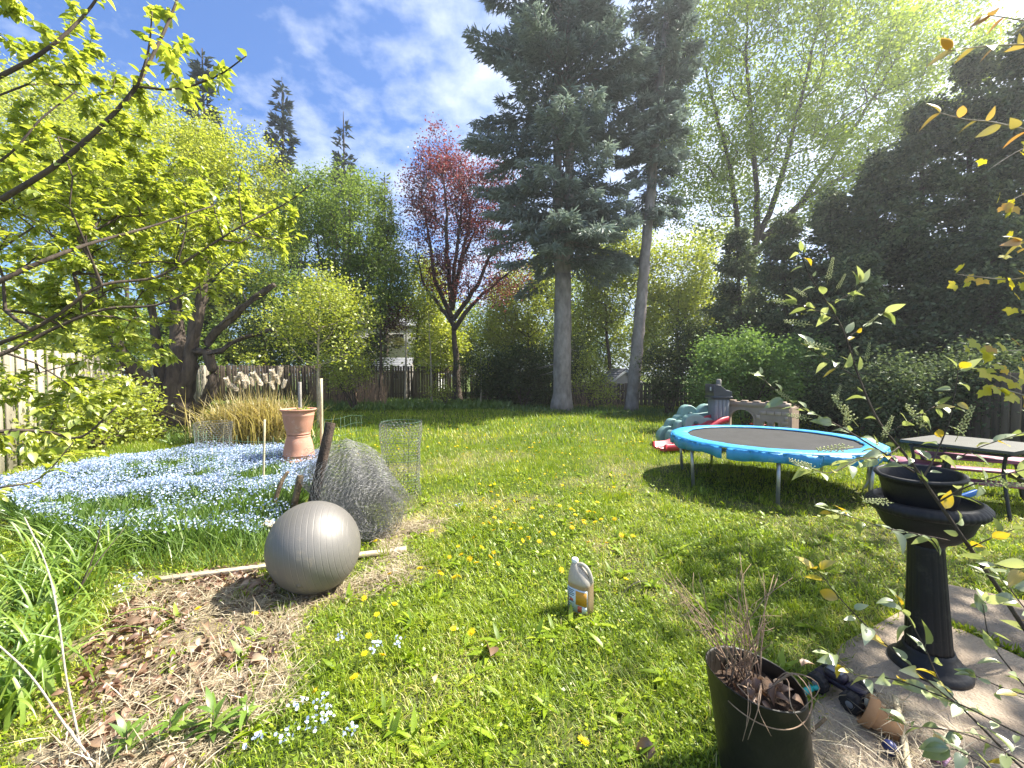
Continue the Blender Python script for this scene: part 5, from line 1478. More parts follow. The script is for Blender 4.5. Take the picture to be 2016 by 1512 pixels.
def bench():
    o = Vector((5.65, 4.75, 0))
    r = root('pink_bench', o, 'pink plastic picnic bench standing behind the grey table', 'bench', None, math.radians(-28))
    for k in range(3):
        g = Geo(); box(g, (0, -.14 + .14 * k, .50), (1.15, .125, .03), bev=.008); g.obj('slat', M['pink'], r)
    for k in range(2):
        g = Geo(); box(g, (0, -.40 - .02, .29 + 0 * k) if k == 0 else (0, .42, .29), (1.15, .2, .035), bev=.01); g.obj('seat', M['pink'], r)
    for s in (-1, 1):
        g = Geo(); box(g, (s * .42, 0, .24), (.05, .9, .04), bev=.006); box(g, (s * .42, -.25, .24), (.05, .05, .5), rot('X', .35), bev=.006); box(g, (s * .42, .25, .24), (.05, .05, .5), rot('X', -.35), bev=.006); g.obj('leg', M['steel_dark'], r)
bench()
def garden_chair():
    o = Vector((4.95, 4.95, 0))
    r = root('metal_chair', o, 'dark metal framed chair pushed in under the grey table', 'chair', None, math.radians(24))
    g = Geo(); a = .24
    tube(g, [(-a, -a, .42), (a, -a, .42), (a, a, .42), (-a, a, .42), (-a, -a, .42)], .012, 8); g.obj('seat_frame', M['steel_dark'], r)
    g = Geo(); box(g, (0, 0, .425), (.45, .45, .012)); g.obj('seat', M['pink'], r)
    for sx in (-1, 1):
        for sy in (-1, 1):
            g = Geo(); tube(g, smooth_path([(sx * a, sy * a, .42), (sx * (a + .01), sy * (a + .02), .2), (sx * (a + .05), sy * (a + .09), 0)], 4), .012, 8); g.obj('leg', M['galv'], r, smooth=True)
garden_chair()
def blue_toy():
    o = Vector((4.16, 3.95, 0))
    r = root('toy_chair', o, 'bright blue plastic child chair tipped over in the grass behind the planter', 'chair')
    g = Geo(); box(g, (-.12, .02, .18), (.04, .30, .30), rot('Y', .5), bev=.01); g.obj('seat', M['pl_blue'], r)
    for p, q in (((-.05, -.16, .26), (.26, -.20, .40)), ((-.08, .16, .32), (.10, .22, .55)), ((-.02, -.14, .06), (.22, -.16, .12)), ((-.02, .16, .06), (.2, .2, .12))):
        p = Vector(p); q = Vector(q); d = q - p
        g = Geo(); box(g, (p + q) / 2, (d.length, .035, .05), np.array(d.to_track_quat('X', 'Z').to_matrix()), bev=.008); g.obj('leg', M['pl_blue'], r)
blue_toy()

# ------------------------------------------------------------------ birdbath planter
M['black'] = solid('plastic_black', (.012, .012, .015), (.007, .007, .009), 8, .5, bump=.12, bscale=60, spec=.35)
def planter():
    b = G(1828, 1322); bz = .026
    lean = Matrix.Rotation(math.radians(-3), 3, 'Y')
    r = root('birdbath_planter', (b.x, b.y, bz), 'black fluted pedestal planter with a wide ribbed rim on the patio', 'planter')
    r.rotation_euler = lean.to_euler(); r.scale = (1, 1, 1.07)
    g = Geo(); lathe(g, [(.150, -.012), (.155, .0), (.155, .018), (.140, .030), (.122, .045), (.118, .058), (.108, .070), (.100, .085), (.096, .10)], 48); g.obj('base', M['black'], r, smooth=True)
    fl = lambda i, a: 1 - .045 * (abs(math.sin(a * 9)) ** .6 < .55)
    g = Geo(); lathe(g, [(.092, .095), (.088, .12), (.082, .25), (.073, .45), (.068, .58), (.070, .60)], 108, mod=fl); g.obj('pedestal', M['black'], r, smooth=False)
    g = Geo(); lathe(g, [(.070, .595), (.085, .615), (.12, .63), (.165, .68), (.188, .74), (.194, .775), (.188, .79), (.178, .775), (.15, .70), (.08, .655), (.001, .65)], 56); g.obj('bowl', M['black'], r, smooth=True)
    rib = lambda i, a: 1 + (.012 * (abs(math.sin(a * 26)) ** .5 - .5) if 1 <= i <= 4 else 0)
    g = Geo(); lathe(g, [(.190, .752), (.214, .757), (.228, .772), (.226, .788), (.212, .803), (.196, .812), (.186, .808), (.184, .78)], 260, mod=rib); g.obj('rim', M['black'], r, smooth=False)
    c = Vector((b.x, b.y, bz)) + lean @ Vector((-.005, .02, .80))
    r2 = root('plastic_bowl', c, 'loose black plant bowl sitting tilted inside the pedestal planter', 'bowl')
    r2.rotation_euler = (math.radians(2), math.radians(-5), 0)
    g = Geo(); lathe(g, [(.10, 0), (.115, .0), (.135, .06), (.150, .15), (.154, .172), (.166, .176), (.172, .184), (.170, .193), (.160, .197), (.148, .19), (.132, .08), (.11, .02), (.001, .02)], 64); g.obj('shell', M['black'], r2, smooth=True)
planter()

add_dirt(M['black'], (.06, .055, .045), 12, .56, .74)
# ------------------------------------------------------------------ grow pot
M['bag'] = solid('pot_black_brown', (.020, .017, .012), (.011, .0095, .0075), 9, .5, bump=.3, bscale=12)
def grow_pot():
    bx = Vector((.955, 1.45, 0)); lean = Matrix.Rotation(math.radians(-8), 3, 'Y')
    r = root('grow_pot', bx, 'tall black grow pot of soil with dry dead stems in the near corner', 'plant pot')
    r.rotation_euler = lean.to_euler()
    def shear(v):
        k = np.clip((v[:, 2] - .1) / .3, 0, 1)
        v[:, 2] -= k * (.30 * v[:, 0] + .02)
    w = lambda i, a: 1 + .012 * math.sin(2 * a + i) + .008 * math.sin(5 * a)
    g = Geo(); lathe(g, [(.148, .0), (.155, .05), (.153, .2), (.156, .34), (.158, .415), (.160, .42), (.156, .422), (.152, .415), (.148, .34), (.148, .3)], 64, mod=w); shear(g.v[-1]); g.obj('shell', M['bag'], r, smooth=True)
    g = Geo(); n = 30; a = np.linspace(0, 2 * np.pi, n, endpoint=False)
    v = [(0, 0, .36)]; f = []
    for k, rr in enumerate((.05, .10, .147)):
        for t in a: v.append((rr * math.cos(t), rr * math.sin(t), .355 + RNG.normal(0, .012) + (.02 - rr * .2)))
    tri = [(0, 1 + i, 1 + (i + 1) % n) for i in range(n)]
    f = [(1 + k * n + i, 1 + (k + 1) * n + i, 1 + (k + 1) * n + (i + 1) % n, 1 + k * n + (i + 1) % n) for k in range(2) for i in range(n)]
    v = np.array(v, float); shear(v)
    g.add(v, [np.array(tri), np.array(f)]); g.obj('soil', M['soil'], r, smooth=True)
    # dead stems
    g = Geo()
    for k in range(34):
        a = RNG.random() * 6.28; rr = RNG.uniform(.01, .08)
        p = np.array([rr * math.cos(a) - .03, rr * math.sin(a) + .02, .355]); d = np.array([RNG.normal(-.08, .32), RNG.normal(.05, .25), 1.0]); L = RNG.uniform(.2, .50)
        q = [p]
        for s in range(4):
            d = d + RNG.normal(0, .16, 3); q.append(q[-1] + unit(d) * L / 4)
        tube(g, q, np.linspace(.0026, .0009, 5), 5)
        for s in (1, 2, 3):
            e = q[s] + unit(d + RNG.normal(0, .8, 3)) * L * .25; tube(g, [q[s], (q[s] + e) / 2 + RNG.normal(0, .008, 3), e], [.0014, .001, .0007], 4)
    g.obj('dead_stems', M['drytwig'], r)
    # stems fallen over the front rim
    g = Geo()
    for k in range(8):
        a = RNG.uniform(-2.5, -.7); o = np.array([math.cos(a), math.sin(a), 0])
        q = smooth_path([o * .05 + [0, 0, .38], o * .11 + [RNG.normal(0, .03), 0, .44 + RNG.random() * .03], o * .165 + [RNG.normal(0, .02), 0, .42], o * .18 + [RNG.normal(0, .06), -.01, .36 - RNG.random() * .07]], 4)
        tube(g, q, np.linspace(.0028, .001, len(q)), 5)
    t = np.linspace(-2.6, -.35, 22); tube(g, np.stack([.170 * np.cos(t), .170 * np.sin(t), .40 - .05 * np.sin((t + 2.6) / 2.25 * 3.14)], -1), .002, 5)
    g.obj('fallen_stems', M['drytwig'], r)
    tv, tf = leaf_template(.6, 4, .5, .5); g = Geo(); n = 26
    a = rdir(n); a[:, 2] *= .4
    inst(g, tv, tf, basis(a, rdir(n) * .6 + np.array([[0, 0, 1]])), np.column_stack([RNG.normal(0, .06, n), RNG.normal(-.04, .05, n), RNG.uniform(.37, .40, n)]), RNG.uniform(.03, .06, n), RNG.beta(1.5, 2, n)); g.obj('dead_leaves', M['deadleaf'], r)
grow_pot()

# ------------------------------------------------------------------ small things on the patio
M['truck'] = solid('toy_purple_black', (.035, .024, .045), (.02, .014, .026), 8, .4)
M['rubber'] = solid('toy_rubber', (.020, .018, .020), (.012, .011, .012), 8, .7)
M['cream'] = solid('toy_cream', (.75, .68, .48), (.62, .55, .38), 8, .5)
M['teal'] = solid('toy_teal', (.02, .36, .33), (.015, .28, .26), 8, .35)
def toys():
    c = G(1655, 1368, .03)
    r = root('toy_truck', (c.x, c.y, .028), 'small dark purple toy monster truck with chunky black wheels', 'toy truck', None, math.radians(-62))
    g = Geo(); box(g, (0, 0, .055), (.20, .055, .028), bev=.006); box(g, (-.02, 0, .085), (.085, .062, .045), bev=.012); box(g, (.06, 0, .075), (.07, .06, .022), bev=.008); g.obj('body', M['truck'], r)
    g = Geo(); box(g, (.108, 0, .052), (.02, .07, .04), bev=.004); g.obj('bumper', M['cream'], r)
    g = Geo(); box(g, (-.02, 0, .108), (.06, .05, .006), bev=.002); g.obj('roof_panel', M['pl_grey'], r)
    for sx in (-1, 1):
        g = Geo(); tube(g, [(sx * .065, -.06, .04), (sx * .065, .06, .04)], .008, 8); g.obj('axle', M['pl_dark'], r)
        for sy in (-1, 1):
            g = Geo(); tr = lambda i, a: 1 + (.07 if math.sin(a * 12) > 0 else 0) * (1 if 1 <= i <= 4 else 0)
            lathe(g, [(.018, -.022), (.036, -.022), (.040, -.016), (.040, .016), (.036, .022), (.018, .022)], 72, c=(sx * .065, sy * .062, .038), R=rot('X', math.pi / 2), mod=tr)
            wl = g.obj('wheel', M['rubber'], r)
            g = Geo(); lathe(g, [(.001, .024), (.012, .024), (.017, .020), (.017, .01)], 16, c=(sx * .065, sy * .062, .038), R=rot('X', -sy * math.pi / 2)); g.obj('hub', M['pl_grey'], wl, smooth=True)
    c = G(1592, 1372, .02)
    r = root('toy_shovel', (c.x, c.y, .05), 'teal plastic toy handle with a ring end next to the grow pot', 'toy', None, math.radians(20))
    g = Geo(); tube(g, [(-.05, 0, 0), (0, 0, .004), (.02, 0, .006)], [.014, .013, .012], 12); g.obj('handle', M['teal'], r, smooth=True)
    g = Geo(); a = np.linspace(0, 2 * np.pi, 12, endpoint=False); lathe(g, [(.014 + .009 * math.cos(q), .009 * math.sin(q)) for q in a], 24, c=(.036, 0, .006), R=rot('X', -.5), closed=True); g.obj('ring', M['teal'], r, smooth=True)
    c = G(1614, 1368, .03); g = Geo(); tv, tf = leaf_template(.35, 5, .2, .1); g.add(tv * .075, tf); o = g.obj('fallen_leaf', M['yellowgreen'], loc=(c.x, c.y, .045)); o.rotation_euler = (.5, 0, .5); tag(o, 'single yellow green leaf lying between teal toy and toy truck', 'leaf')
    # tipped clay pot
    c = G(1735, 1425, .05)
    m2 = solid('pot_tan', (.50, .27, .12), (.36, .18, .08), 6, .75, bump=.1)
    r = root('clay_pot', (c.x, c.y, .068), 'small tan clay pot lying on its side under dry straw', 'flower pot')
    Rm = np.array(Vector((-.62, .60, .30)).to_track_quat('Z', 'Y').to_matrix())
    g = Geo(); lathe(g, [(.034, -.06), (.040, -.058), (.052, .02), (.053, .022), (.064, .024), (.067, .030), (.067, .058), (.063, .061), (.056, .06), (.050, .02), (.04, -.05), (.001, -.05)], 40, R=Rm); g.obj('shell', m2, r, smooth=True)
    g = Geo(); n = 120; p = RNG.normal(0, 1, (n, 3)) * [.05, .035, .02] + [.05, .02, .05]
    a = rdir(n); a[:, 2] *= .5; L = RNG.uniform(.05, .15, n)
    inst(g, CARD_V, CARD_F, basis(a, rdir(n)), p, np.stack([np.full(n, .003), L, L], -1), RNG.random(n))
    o = g.obj('straw_clump', M['straw'], loc=(c.x, c.y, .068)); tag(o, 'tangle of dry straw heaped on the tipped clay pot', 'straw', kind='stuff')
    a, b = G(1762, 1372, .05), G(1792, 1535, .05)
    pole('stick', [a, a.lerp(b, .5) + Vector((.004, 0, .004)), b], .0115, M['stake'], 'pale peeled stick lying beside the tipped clay pot', 'stick')
    a, b = G(1592, 1445, .03), G(1626, 1414, .09)
    pole('stick', [a, b], .006, M['oldwood'], 'short dark stick leaning at the side of the grow pot', 'stick')
    c = G(1752, 1482, .03)
    r = root('toy_ball', (c.x, c.y, .05), 'small dark blue ball half hidden below the tipped clay pot', 'ball')
    g = Geo(); lathe(g, [(.001, -.026), (.018, -.019), (.026, 0), (.018, .019), (.001, .026)], 20); g.obj('ball', solid('toy_navy', (.03, .04, .14), (.02, .028, .10), 5, .4), r, smooth=True)
    c = G(1852, 1500, .03)
    r = root('pink_toy', (c.x, c.y, .035), 'pink and white striped toy piece at the bottom edge', 'toy', None, .5)
    for k in range(5):
        g = Geo(); box(g, (0, -.016 + .008 * k, .01), (.05, .0078, .02), rot('X', .3), bev=.001); g.obj('stripe', M['pink'] if k % 2 else solid('toy_pink_pale', (.75, .42, .52), (.68, .36, .46), 5, .5), r)
    # wire loop in the lawn
    c = G(1255, 1185); g = Geo(); a = np.linspace(.15, math.pi * .95, 20)
    tube(g, np.stack([.15 * np.cos(a), .08 * np.cos(a), .135 * np.sin(a)], -1), .0022, 5); tag(g.obj('wire_hoop', M['wire_dark'], loc=c), 'thin dark wire hoop stuck in the lawn right of the jug', 'wire hoop')
toys()

# ------------------------------------------------------------------ ornamental grass with white plumes, brown thicket
def ornamental():
    b = Vector((D(508, 872, 8.6).x, 8.6, 0))
    r = root('ornamental_grass', b, 'big straw coloured ornamental grass with fluffy white plumes', 'ornamental grass')
    n = 2600; a = RNG.random(n) * 6.28; sp = RNG.random(n) ** .7
    d = np.stack([np.cos(a) * sp * .75, np.sin(a) * sp * .5, np.full(n, 1.0)], -1); L = RNG.uniform(.7, 1.5, n) * (1 - .25 * sp)
    base = np.stack([RNG.normal(0, .42, n), RNG.normal(0, .22, n), np.zeros(n)], -1)
    mid = base + unit(d) * (L * .6)[:, None]; tip = mid + (unit(d) * .3 + np.stack([np.cos(a), np.sin(a), -.15 + 0 * a], -1) * .35 * sp[:, None]) * L[:, None]
    g = Geo(); sd = np.stack([-np.sin(a), np.cos(a), 0 * a], -1) * .011
    v = np.stack([base - sd, base + sd, mid + sd * .8, mid - sd * .8, tip], 1); k = np.arange(n)[:, None] * 5
    g.add(v.reshape(-1, 3), [np.array([[0, 1, 2, 3]]) + k, np.array([[3, 2, 4]]) + k], np.repeat(RNG.random(n), 5)); g.obj('blades', M['thatch'], r)
    g = Geo(); m = 160; tv, tf = CARD_V, CARD_F
    z = RNG.random(m); aa = RNG.random(m) * 6.28
    o = np.stack([np.cos(aa) * .5, np.sin(aa) * .5, np.full(m, .7)], -1)
    inst(g, tv, tf, basis(o, rdir(m)), np.stack([0 * z, 0 * z, z * .18], -1) , np.stack([np.full(m, .03), np.full(m, .08), np.full(m, .05)], -1), RNG.random(m)); me = g.mesh('plume', M['plume'])
    for px, py in ((452, 758), (462, 748), (472, 752), (480, 745), (490, 752), (498, 756), (508, 748), (516, 754), (524, 750), (533, 756), (541, 744), (548, 740), (550, 752), (556, 760), (484, 760), (540, 762), (470, 764)):
        q = D(px, py + 6, 8.6 + RNG.uniform(-.25, .25)); o = bpy.data.objects.new('plume', me); s = RNG.uniform(.8, 1.25)
        o.location = q - b; o.scale = (s, s, s); o.rotation_euler = (RNG.normal(0, .3), RNG.normal(.2, .3), RNG.random() * 6); link(o, r)
    g = Geo(); A = []; Bb = []
    for px, py in ((452, 758), (472, 752), (490, 752), (508, 748), (524, 750), (541, 744), (548, 740)):
        q = np.array(D(px, py + 6, 8.6) - b); A.append([q[0] * .6, 0, 0]); Bb.append(q)
    edges(g, np.array(A), np.array(Bb), .006, .004, 4, np.full(len(A), .8)); g.obj('stalks', M['thatch'], r)
ornamental()
def thicket():
    g = Geo(); n = 420
    e = gpoly([(610, 803), (760, 803), (760, 792), (610, 794)])
    p = pick(e, n); a = RNG.normal(0, .10, (n, 2)); L = RNG.uniform(.6, 1.7, n)
    A = np.column_stack([p, np.zeros(n)]); B = A + np.column_stack([a * L[:, None], L])
    edges(g, A, B, .011, .005, 4)
    e = gpoly([(1120, 806), (1230, 808), (1230, 800), (1120, 798)]); p = pick(e, 120); n = len(p); L = RNG.uniform(.4, 1.2, n)
    A = np.column_stack([p, np.zeros(n)]); B = A + np.column_stack([RNG.normal(0, .25, (n, 2)) * L[:, None], L]); edges(g, A, B, .009, .004, 4)
    tag(g.obj('bare_stems', M['drytwig']), 'brown thicket of bare stems along the lawn end', kind='stuff')
    g = Geo()
    e = gpoly([(600, 812), (1000, 806), (1010, 797), (760, 793), (600, 796)]); p = pick(e, 9000); n = len(p); a = rdir(n) * .8 + np.array([[0, 0, .9]]); L = RNG.uniform(.12, .42, n)
    inst(g, CARD_V, CARD_F, basis(a, rdir(n)), np.column_stack([p, np.zeros(n)]), np.stack([RNG.uniform(.03, .09, n), L, L * .8], -1), np.clip(RNG.normal(.5, .2, n), 0, 1))
    e = gpoly([(1000, 812), (1420, 826), (1420, 810), (1000, 800)]); p = pick(e, 4500); n = len(p); a = rdir(n) * .8 + np.array([[0, 0, .9]]); L = RNG.uniform(.08, .25, n)
    inst(g, CARD_V, CARD_F, basis(a, rdir(n)), np.column_stack([p, np.zeros(n)]), np.stack([RNG.uniform(.02, .05, n), L, L * .8], -1), np.clip(RNG.normal(.35, .2, n), 0, 1))
    tag(g.obj('border_weeds', M['bedgreen']), 'weeds and ground cover along the far edge of the lawn', kind='stuff')
thicket()

for (px, by, es, d, lab) in ((1640, 850, [(1640, 770, 75, 75, 10.2)], 10.2, 'dark low bush directly right of the play castle'), (1760, 860, [(1760, 780, 80, 75, 8.7)], 9.3, 'dark low bush before the shaded fence left of the table'), (1870, 870, [(1870, 770, 85, 85, 8.4)], 8.8, 'dark low bush behind the far edge of the table'), (1990, 880, [(1985, 770, 90, 90, 8.0)], 8.4, 'dark low bush at the right edge behind the table')):
    shrub('dark_shrub', lab, px, by, es, d, 8500, .075, M['cedar'], sig=.18, nt_=130)
# ------------------------------------------------------------------ single leaves, branches near the camera
def leaf_objs(par, origin, meshes, R, Q, S, name='leaf'):
    for k in range(len(Q)):
        o = bpy.data.objects.new(name, meshes[k % len(meshes)])
        m = Matrix(R[k].tolist()).to_4x4() @ Matrix.Diagonal((*S[k], 1))
        m.translation = Vector(Q[k]) - Vector(origin)
        o.matrix_basis = m
        link(o, par)
def near_tree():
    base = Vector((-3.7, 2.0, 0))
    trunk = [base, (-3.65, 2.0, .8), (-3.6, 2.0, 1.6), (-3.5, 2.05, 2.6), (-3.3, 2.1, 3.6)]
    br = lambda *p: ([D(*q) for q in p], True)
    T = [[Vector(q) for q in trunk],
         br((-420, 560, 2.0), (-120, 470, 1.95), (0, 395, 1.95), (130, 310, 2.0), (250, 195, 2.1), (300, 110, 2.2), (345, 10, 2.3), (370, -80, 2.4)),
         br((262, 170, 2.1), (350, 175, 2.15), (430, 148, 2.2), (485, 110, 2.2)),
         br((270, 172, 2.1), (292, 100, 2.1), (300, 20, 2.1)),
         br((-420, 330, 2.3), (-120, 200, 2.3), (0, 150, 2.25), (95, 95, 2.3), (170, 25, 2.4), (220, -50, 2.4)),
         br((-480, 900, 2.2), (-150, 730, 2.5), (20, 668, 2.6), (110, 622, 2.7), (200, 562, 2.8), (310, 545, 3.0), (400, 492, 3.1), (480, 442, 3.2), (560, 402, 3.4), (610, 365, 3.4)),
         br((478, 444, 3.2), (470, 380, 3.2), (474, 330, 3.2)), br((440, 468, 3.15), (424, 420, 3.2), (415, 370, 3.2)), br((350, 520, 3.05), (366, 450, 3.1), (365, 400, 3.1)), br((470, 450, 3.2), (530, 470, 3.3), (600, 462, 3.4)),
         br((-430, 900, 2.2), (-100, 740, 2.45), (30, 686, 2.6), (110, 645, 2.7), (210, 608, 2.8), (310, 600, 2.95), (400, 560, 3.1), (460, 512, 3.1)),
         br((-480, 760, 2.1), (-100, 600, 2.0), (60, 525, 2.1), (170, 482, 2.3), (300, 445, 2.6), (420, 405, 2.9)),
         br((-500, 950, 2.0), (-150, 880, 2.1), (0, 850, 2.2), (90, 850, 2.3), (160, 860, 2.35), (230, 800, 2.4)),
         br((-500, 1000, 2.0), (-150, 980, 1.9), (0, 960, 1.9), (80, 940, 2.0), (145, 870, 2.1)),
         br((-440, 500, 1.9), (-120, 380, 1.8), (10, 310, 1.75), (80, 235, 1.8), (150, 180, 1.9))]
    es = [ell(120, 370, 190, 200, 3.0, .8, 1.5), ell(330, 430, 210, 130, 3.7, .7, 1.5), ell(190, 560, 200, 110, 3.6, .7, 1.2), ell(480, 440, 110, 90, 3.6, .5, .6), ell(240, 690, 120, 60, 3.5, .5, .5), ell(70, 840, 100, 80, 2.8, .5, 1.1), ell(120, 610, 150, 70, 3.2, .6, .9), ell(100, 760, 140, 90, 2.9, .5, 1.4), ell(90, 70, 150, 100, 2.7, .6, .9), ell(420, 560, 100, 60, 3.6, .4, .4), ell(330, 660, 90, 60, 3.3, .4, .35), ell(340, 110, 90, 80, 2.5, .4, .5), ell(60, 920, 90, 70, 2.3, .4, .5), ell(530, 430, 70, 60, 3.6, .4, .45), ell(250, 250, 110, 90, 3.2, .5, .6)]
    P, par, cnt, ntr = grow(T, sample_ell(es, 900, .2), .25, .16, .25, .12, .08)
    r = root('lime_leaved_tree', base, 'near tree whose lime leaved branches reach in from the left', 'tree')
    g = Geo()
    for i, tr in enumerate(T):
        pts = tr[0] if isinstance(tr, tuple) else tr
        sp = smooth_path(pts, 5); n = len(sp)
        r1 = .10 if i == 0 else .0145 if len(pts) > 5 else .005
        tube(g, sp, r1 * np.linspace(1, .22, n) + .0015, 8)
    draw_skeleton(g, P, par, cnt, ntr, .0016, rmax=.012, sides=5)
    g.obj('branches', M['bark'], r, smooth=True, off=base)
    k = np.where((np.arange(len(P)) >= ntr) & (cnt <= 4))[0]
    tips = np.where(np.arange(len(P)) >= 8 * 0 + 20)[0]
    n = 24000
    w = np.where(cnt[k] <= 1, 1.6, 1.0); w /= w.sum()
    kk = RNG.choice(k, n, p=w)
    # extra leaves on the drawn branches
    m = 420; k2 = RNG.choice(np.where((np.arange(len(P)) < ntr) & (np.arange(len(P)) > 30))[0], m)
    kk = np.concatenate([kk, k2]); n = len(kk)
    fr = RNG.random(n)[:, None]
    Q = P[kk] * fr + P[np.maximum(par[kk], 0)] * (1 - fr) + RNG.normal(0, .012, (n, 3))
    tan = unit(P[kk] - P[np.maximum(par[kk], 0)] + 1e-6)
    a = unit(tan * .55 + rdir(n) * np.array([1, 1, .5]) * .9 + np.array([[0, 0, -.28]]))
    z = rdir(n) * .55 + np.array([[0, 0, 1.0]])
    R = basis(a, z)
    S = RNG.uniform(.032, .070, n)
    qp = proj(Q + a * (S / 2)[:, None]); dep = Q[:, 1]
    size = S * F / np.maximum(dep, .3)
    vis = (qp[:, 0] > 0) & (qp[:, 0] < 2016) & (qp[:, 1] > 0) & (qp[:, 1] < 1512) & (dep > .8)
    order = np.argsort(-np.where(vis, size, 0))
    top = order[:298]; rest = order[298:]
    mes = []
    for q in range(4):
        tv, tf = leaf_template(.50 + .05 * q, 5, .14 + .05 * q, .12 + .12 * q)
        g = Geo(); g.add(tv, tf); mes.append(g.mesh('leaf', M['lime_obj'], True))
    leaf_objs(r, base, mes, R[top], Q[top], np.repeat(S[top][:, None], 3, 1))
    tv, tf = leaf_template(.54, 4, .2, .25)
    g = Geo(); inst(g, tv, tf, R[rest], Q[rest], S[rest], RNG.beta(2, 2, len(rest))); o = g.obj('foliage', M['lime'], r, smooth=True, off=base); o['kind'] = 'stuff'
near_tree()

def stem_leaves(path, step, s0, s1, skip=0.0, droop=.1, spread=.9):
    """alternate leaf places along a stem"""
    P = smooth_path(path, 6); L = np.concatenate([[0], np.cumsum(np.linalg.norm(np.diff(P, axis=0), axis=1))])
    out = []; s = L[-1] * skip; side = 1
    while s < L[-1]:
        p = np.array([np.interp(s, L, P[:, k]) for k in range(3)])
        i = min(len(P) - 2, int(np.searchsorted(L, s)));
        t = unit(P[min(i + 1, len(P) - 1)] - P[max(i - 1, 0)])
        sd = unit(np.cross(t, [0, .25, 1.0]) + RNG.normal(0, .35, 3))
        a = unit(t * RNG.uniform(.3, .9) + side * sd * spread + np.array([0, 0, -droop]) + RNG.normal(0, .15, 3))
        out.append((p, a, RNG.uniform(s0, s1))); side = -side; s += step * RNG.uniform(.6, 1.4)
    p = P[-1]; t = unit(P[-1] - P[-3])
    for k in range(3): out.append((p, unit(t + RNG.normal(0, .45, 3)), RNG.uniform(s0, s1)))
    return P, out
M['spike'] = leaf_mat('bud_spike', [(0, (.30, .34, .14)), (1, (.55, .58, .32))], .3, .03)
def cherry():
    base = Vector((2.75, 1.25, 0))
    d = lambda *p: [D(*q) for q in p]
    main = d((2420, 1460, 1.3), (2200, 1380, 1.4), (2060, 1290, 1.45), (1960, 1150, 1.5), (1900, 1065, 1.52), (1845, 985, 1.56), (1790, 905, 1.6), (1730, 830, 1.65), (1690, 740, 1.7), (1660, 650, 1.74), (1625, 590, 1.78), (1592, 540, 1.8), (1578, 500, 1.8))
    main = [base, base + Vector((-.02, .05, .15))] + main[1:]
    stems = [(main, .010, .055, .26), (d((1800, 930, 1.58), (1720, 880, 1.6), (1650, 838, 1.62), (1570, 800, 1.65), (1522, 765, 1.66), (1500, 742, 1.66)), .004, .036, .05),
             (d((1812, 950, 1.58), (1840, 900, 1.6), (1868, 832, 1.62), (1880, 775, 1.63), (1886, 728, 1.63)), .0035, .045, .1),
             (d((1845, 990, 1.56), (1890, 965, 1.5), (1940, 945, 1.45), (2016, 925, 1.4), (2080, 915, 1.38)), .0035, .036, .05),
             (d((1690, 745, 1.7), (1640, 715, 1.7), (1600, 690, 1.7)), .002, .036, .2), (d((1668, 665, 1.73), (1705, 640, 1.72), (1735, 618, 1.7)), .002, .036, .2), (d((1650, 630, 1.75), (1610, 612, 1.76), (1570, 600, 1.76)), .002, .036, .2), (d((1632, 598, 1.78), (1672, 580, 1.78), (1690, 560, 1.78)), .002, .036, .2),
             (d((1770, 880, 1.6), (1740, 900, 1.55), (1690, 905, 1.5), (1640, 930, 1.48), (1600, 925, 1.46)), .0025, .036, .1), (d((1750, 850, 1.62), (1790, 830, 1.6), (1840, 800, 1.6)), .002, .036, .2),
             (d((1902, 1082, 1.5), (1960, 1056, 1.45), (2030, 1030, 1.4)), .003, .04, .1), (d((1870, 1064, 1.52), (1800, 1050, 1.48), (1742, 1039, 1.46), (1690, 1022, 1.45), (1640, 1008, 1.44)), .002, .036, .15),
             (d((1880, 905, 1.5), (1930, 880, 1.45), (1990, 860, 1.4), (2050, 840, 1.4)), .002, .036, .1),
             (d((2200, 1660, 1.1), (2080, 1570, 1.15), (2000, 1500, 1.2), (1900, 1400, 1.27), (1838, 1351, 1.3), (1738, 1263, 1.36), (1660, 1185, 1.4), (1611, 1124, 1.42)), .005, .042, .25),
             (d((1900, 1400, 1.27), (1850, 1340, 1.3), (1822, 1277, 1.32), (1790, 1220, 1.33), (1768, 1186, 1.34)), .0025, .028, .0),
             (d((2120, 1490, 1.15), (2012, 1447, 1.2), (1902, 1392, 1.25), (1800, 1350, 1.28), (1742, 1334, 1.3), (1690, 1330, 1.3), (1640, 1288, 1.32)), .003, .034, .15),
             (d((2060, 1530, 1.12), (1960, 1470, 1.16), (1880, 1440, 1.2), (1790, 1430, 1.22)), .003, .03, .1), (d((2080, 1420, 1.2), (2000, 1330, 1.25), (1950, 1260, 1.3), (1935, 1190, 1.32)), .003, .034, .1),
             (d((2120, 1270, 1.3), (2030, 1210, 1.35), (1975, 1140, 1.4)), .003, .036, .1), (d((2000, 1560, 1.08), (1930, 1500, 1.12), (1880, 1475, 1.15)), .003, .026, .0), (d((2090, 1100, 1.3), (2010, 1120, 1.35), (1950, 1110, 1.4)), .0025, .034, .1),
             (d((2080, 1380, 1.1), (1990, 1360, 1.15), (1920, 1330, 1.2)), .003, .03, .0)]
    r = root('bird_cherry_shrub', base, 'bird cherry shrub with pale leaves and bud spikes reaching in from the right', 'shrub')
    g = Geo(); Lf = []; rac = []
    for path, rad, step, skip in stems:
        P, lv = stem_leaves(path, step * .82, .040, .074, skip)
        tube(g, P, np.linspace(rad, .0013, len(P)), 7)
        Lf += lv
    g.obj('branches', M['bark_dark'], r, smooth=True, off=base)
    A = np.array([q[0] for q in Lf]); a = np.array([q[1] for q in Lf]); S = np.array([q[2] for q in Lf]) * RNG.choice([.6, 1, 1, 1.1], len(Lf))
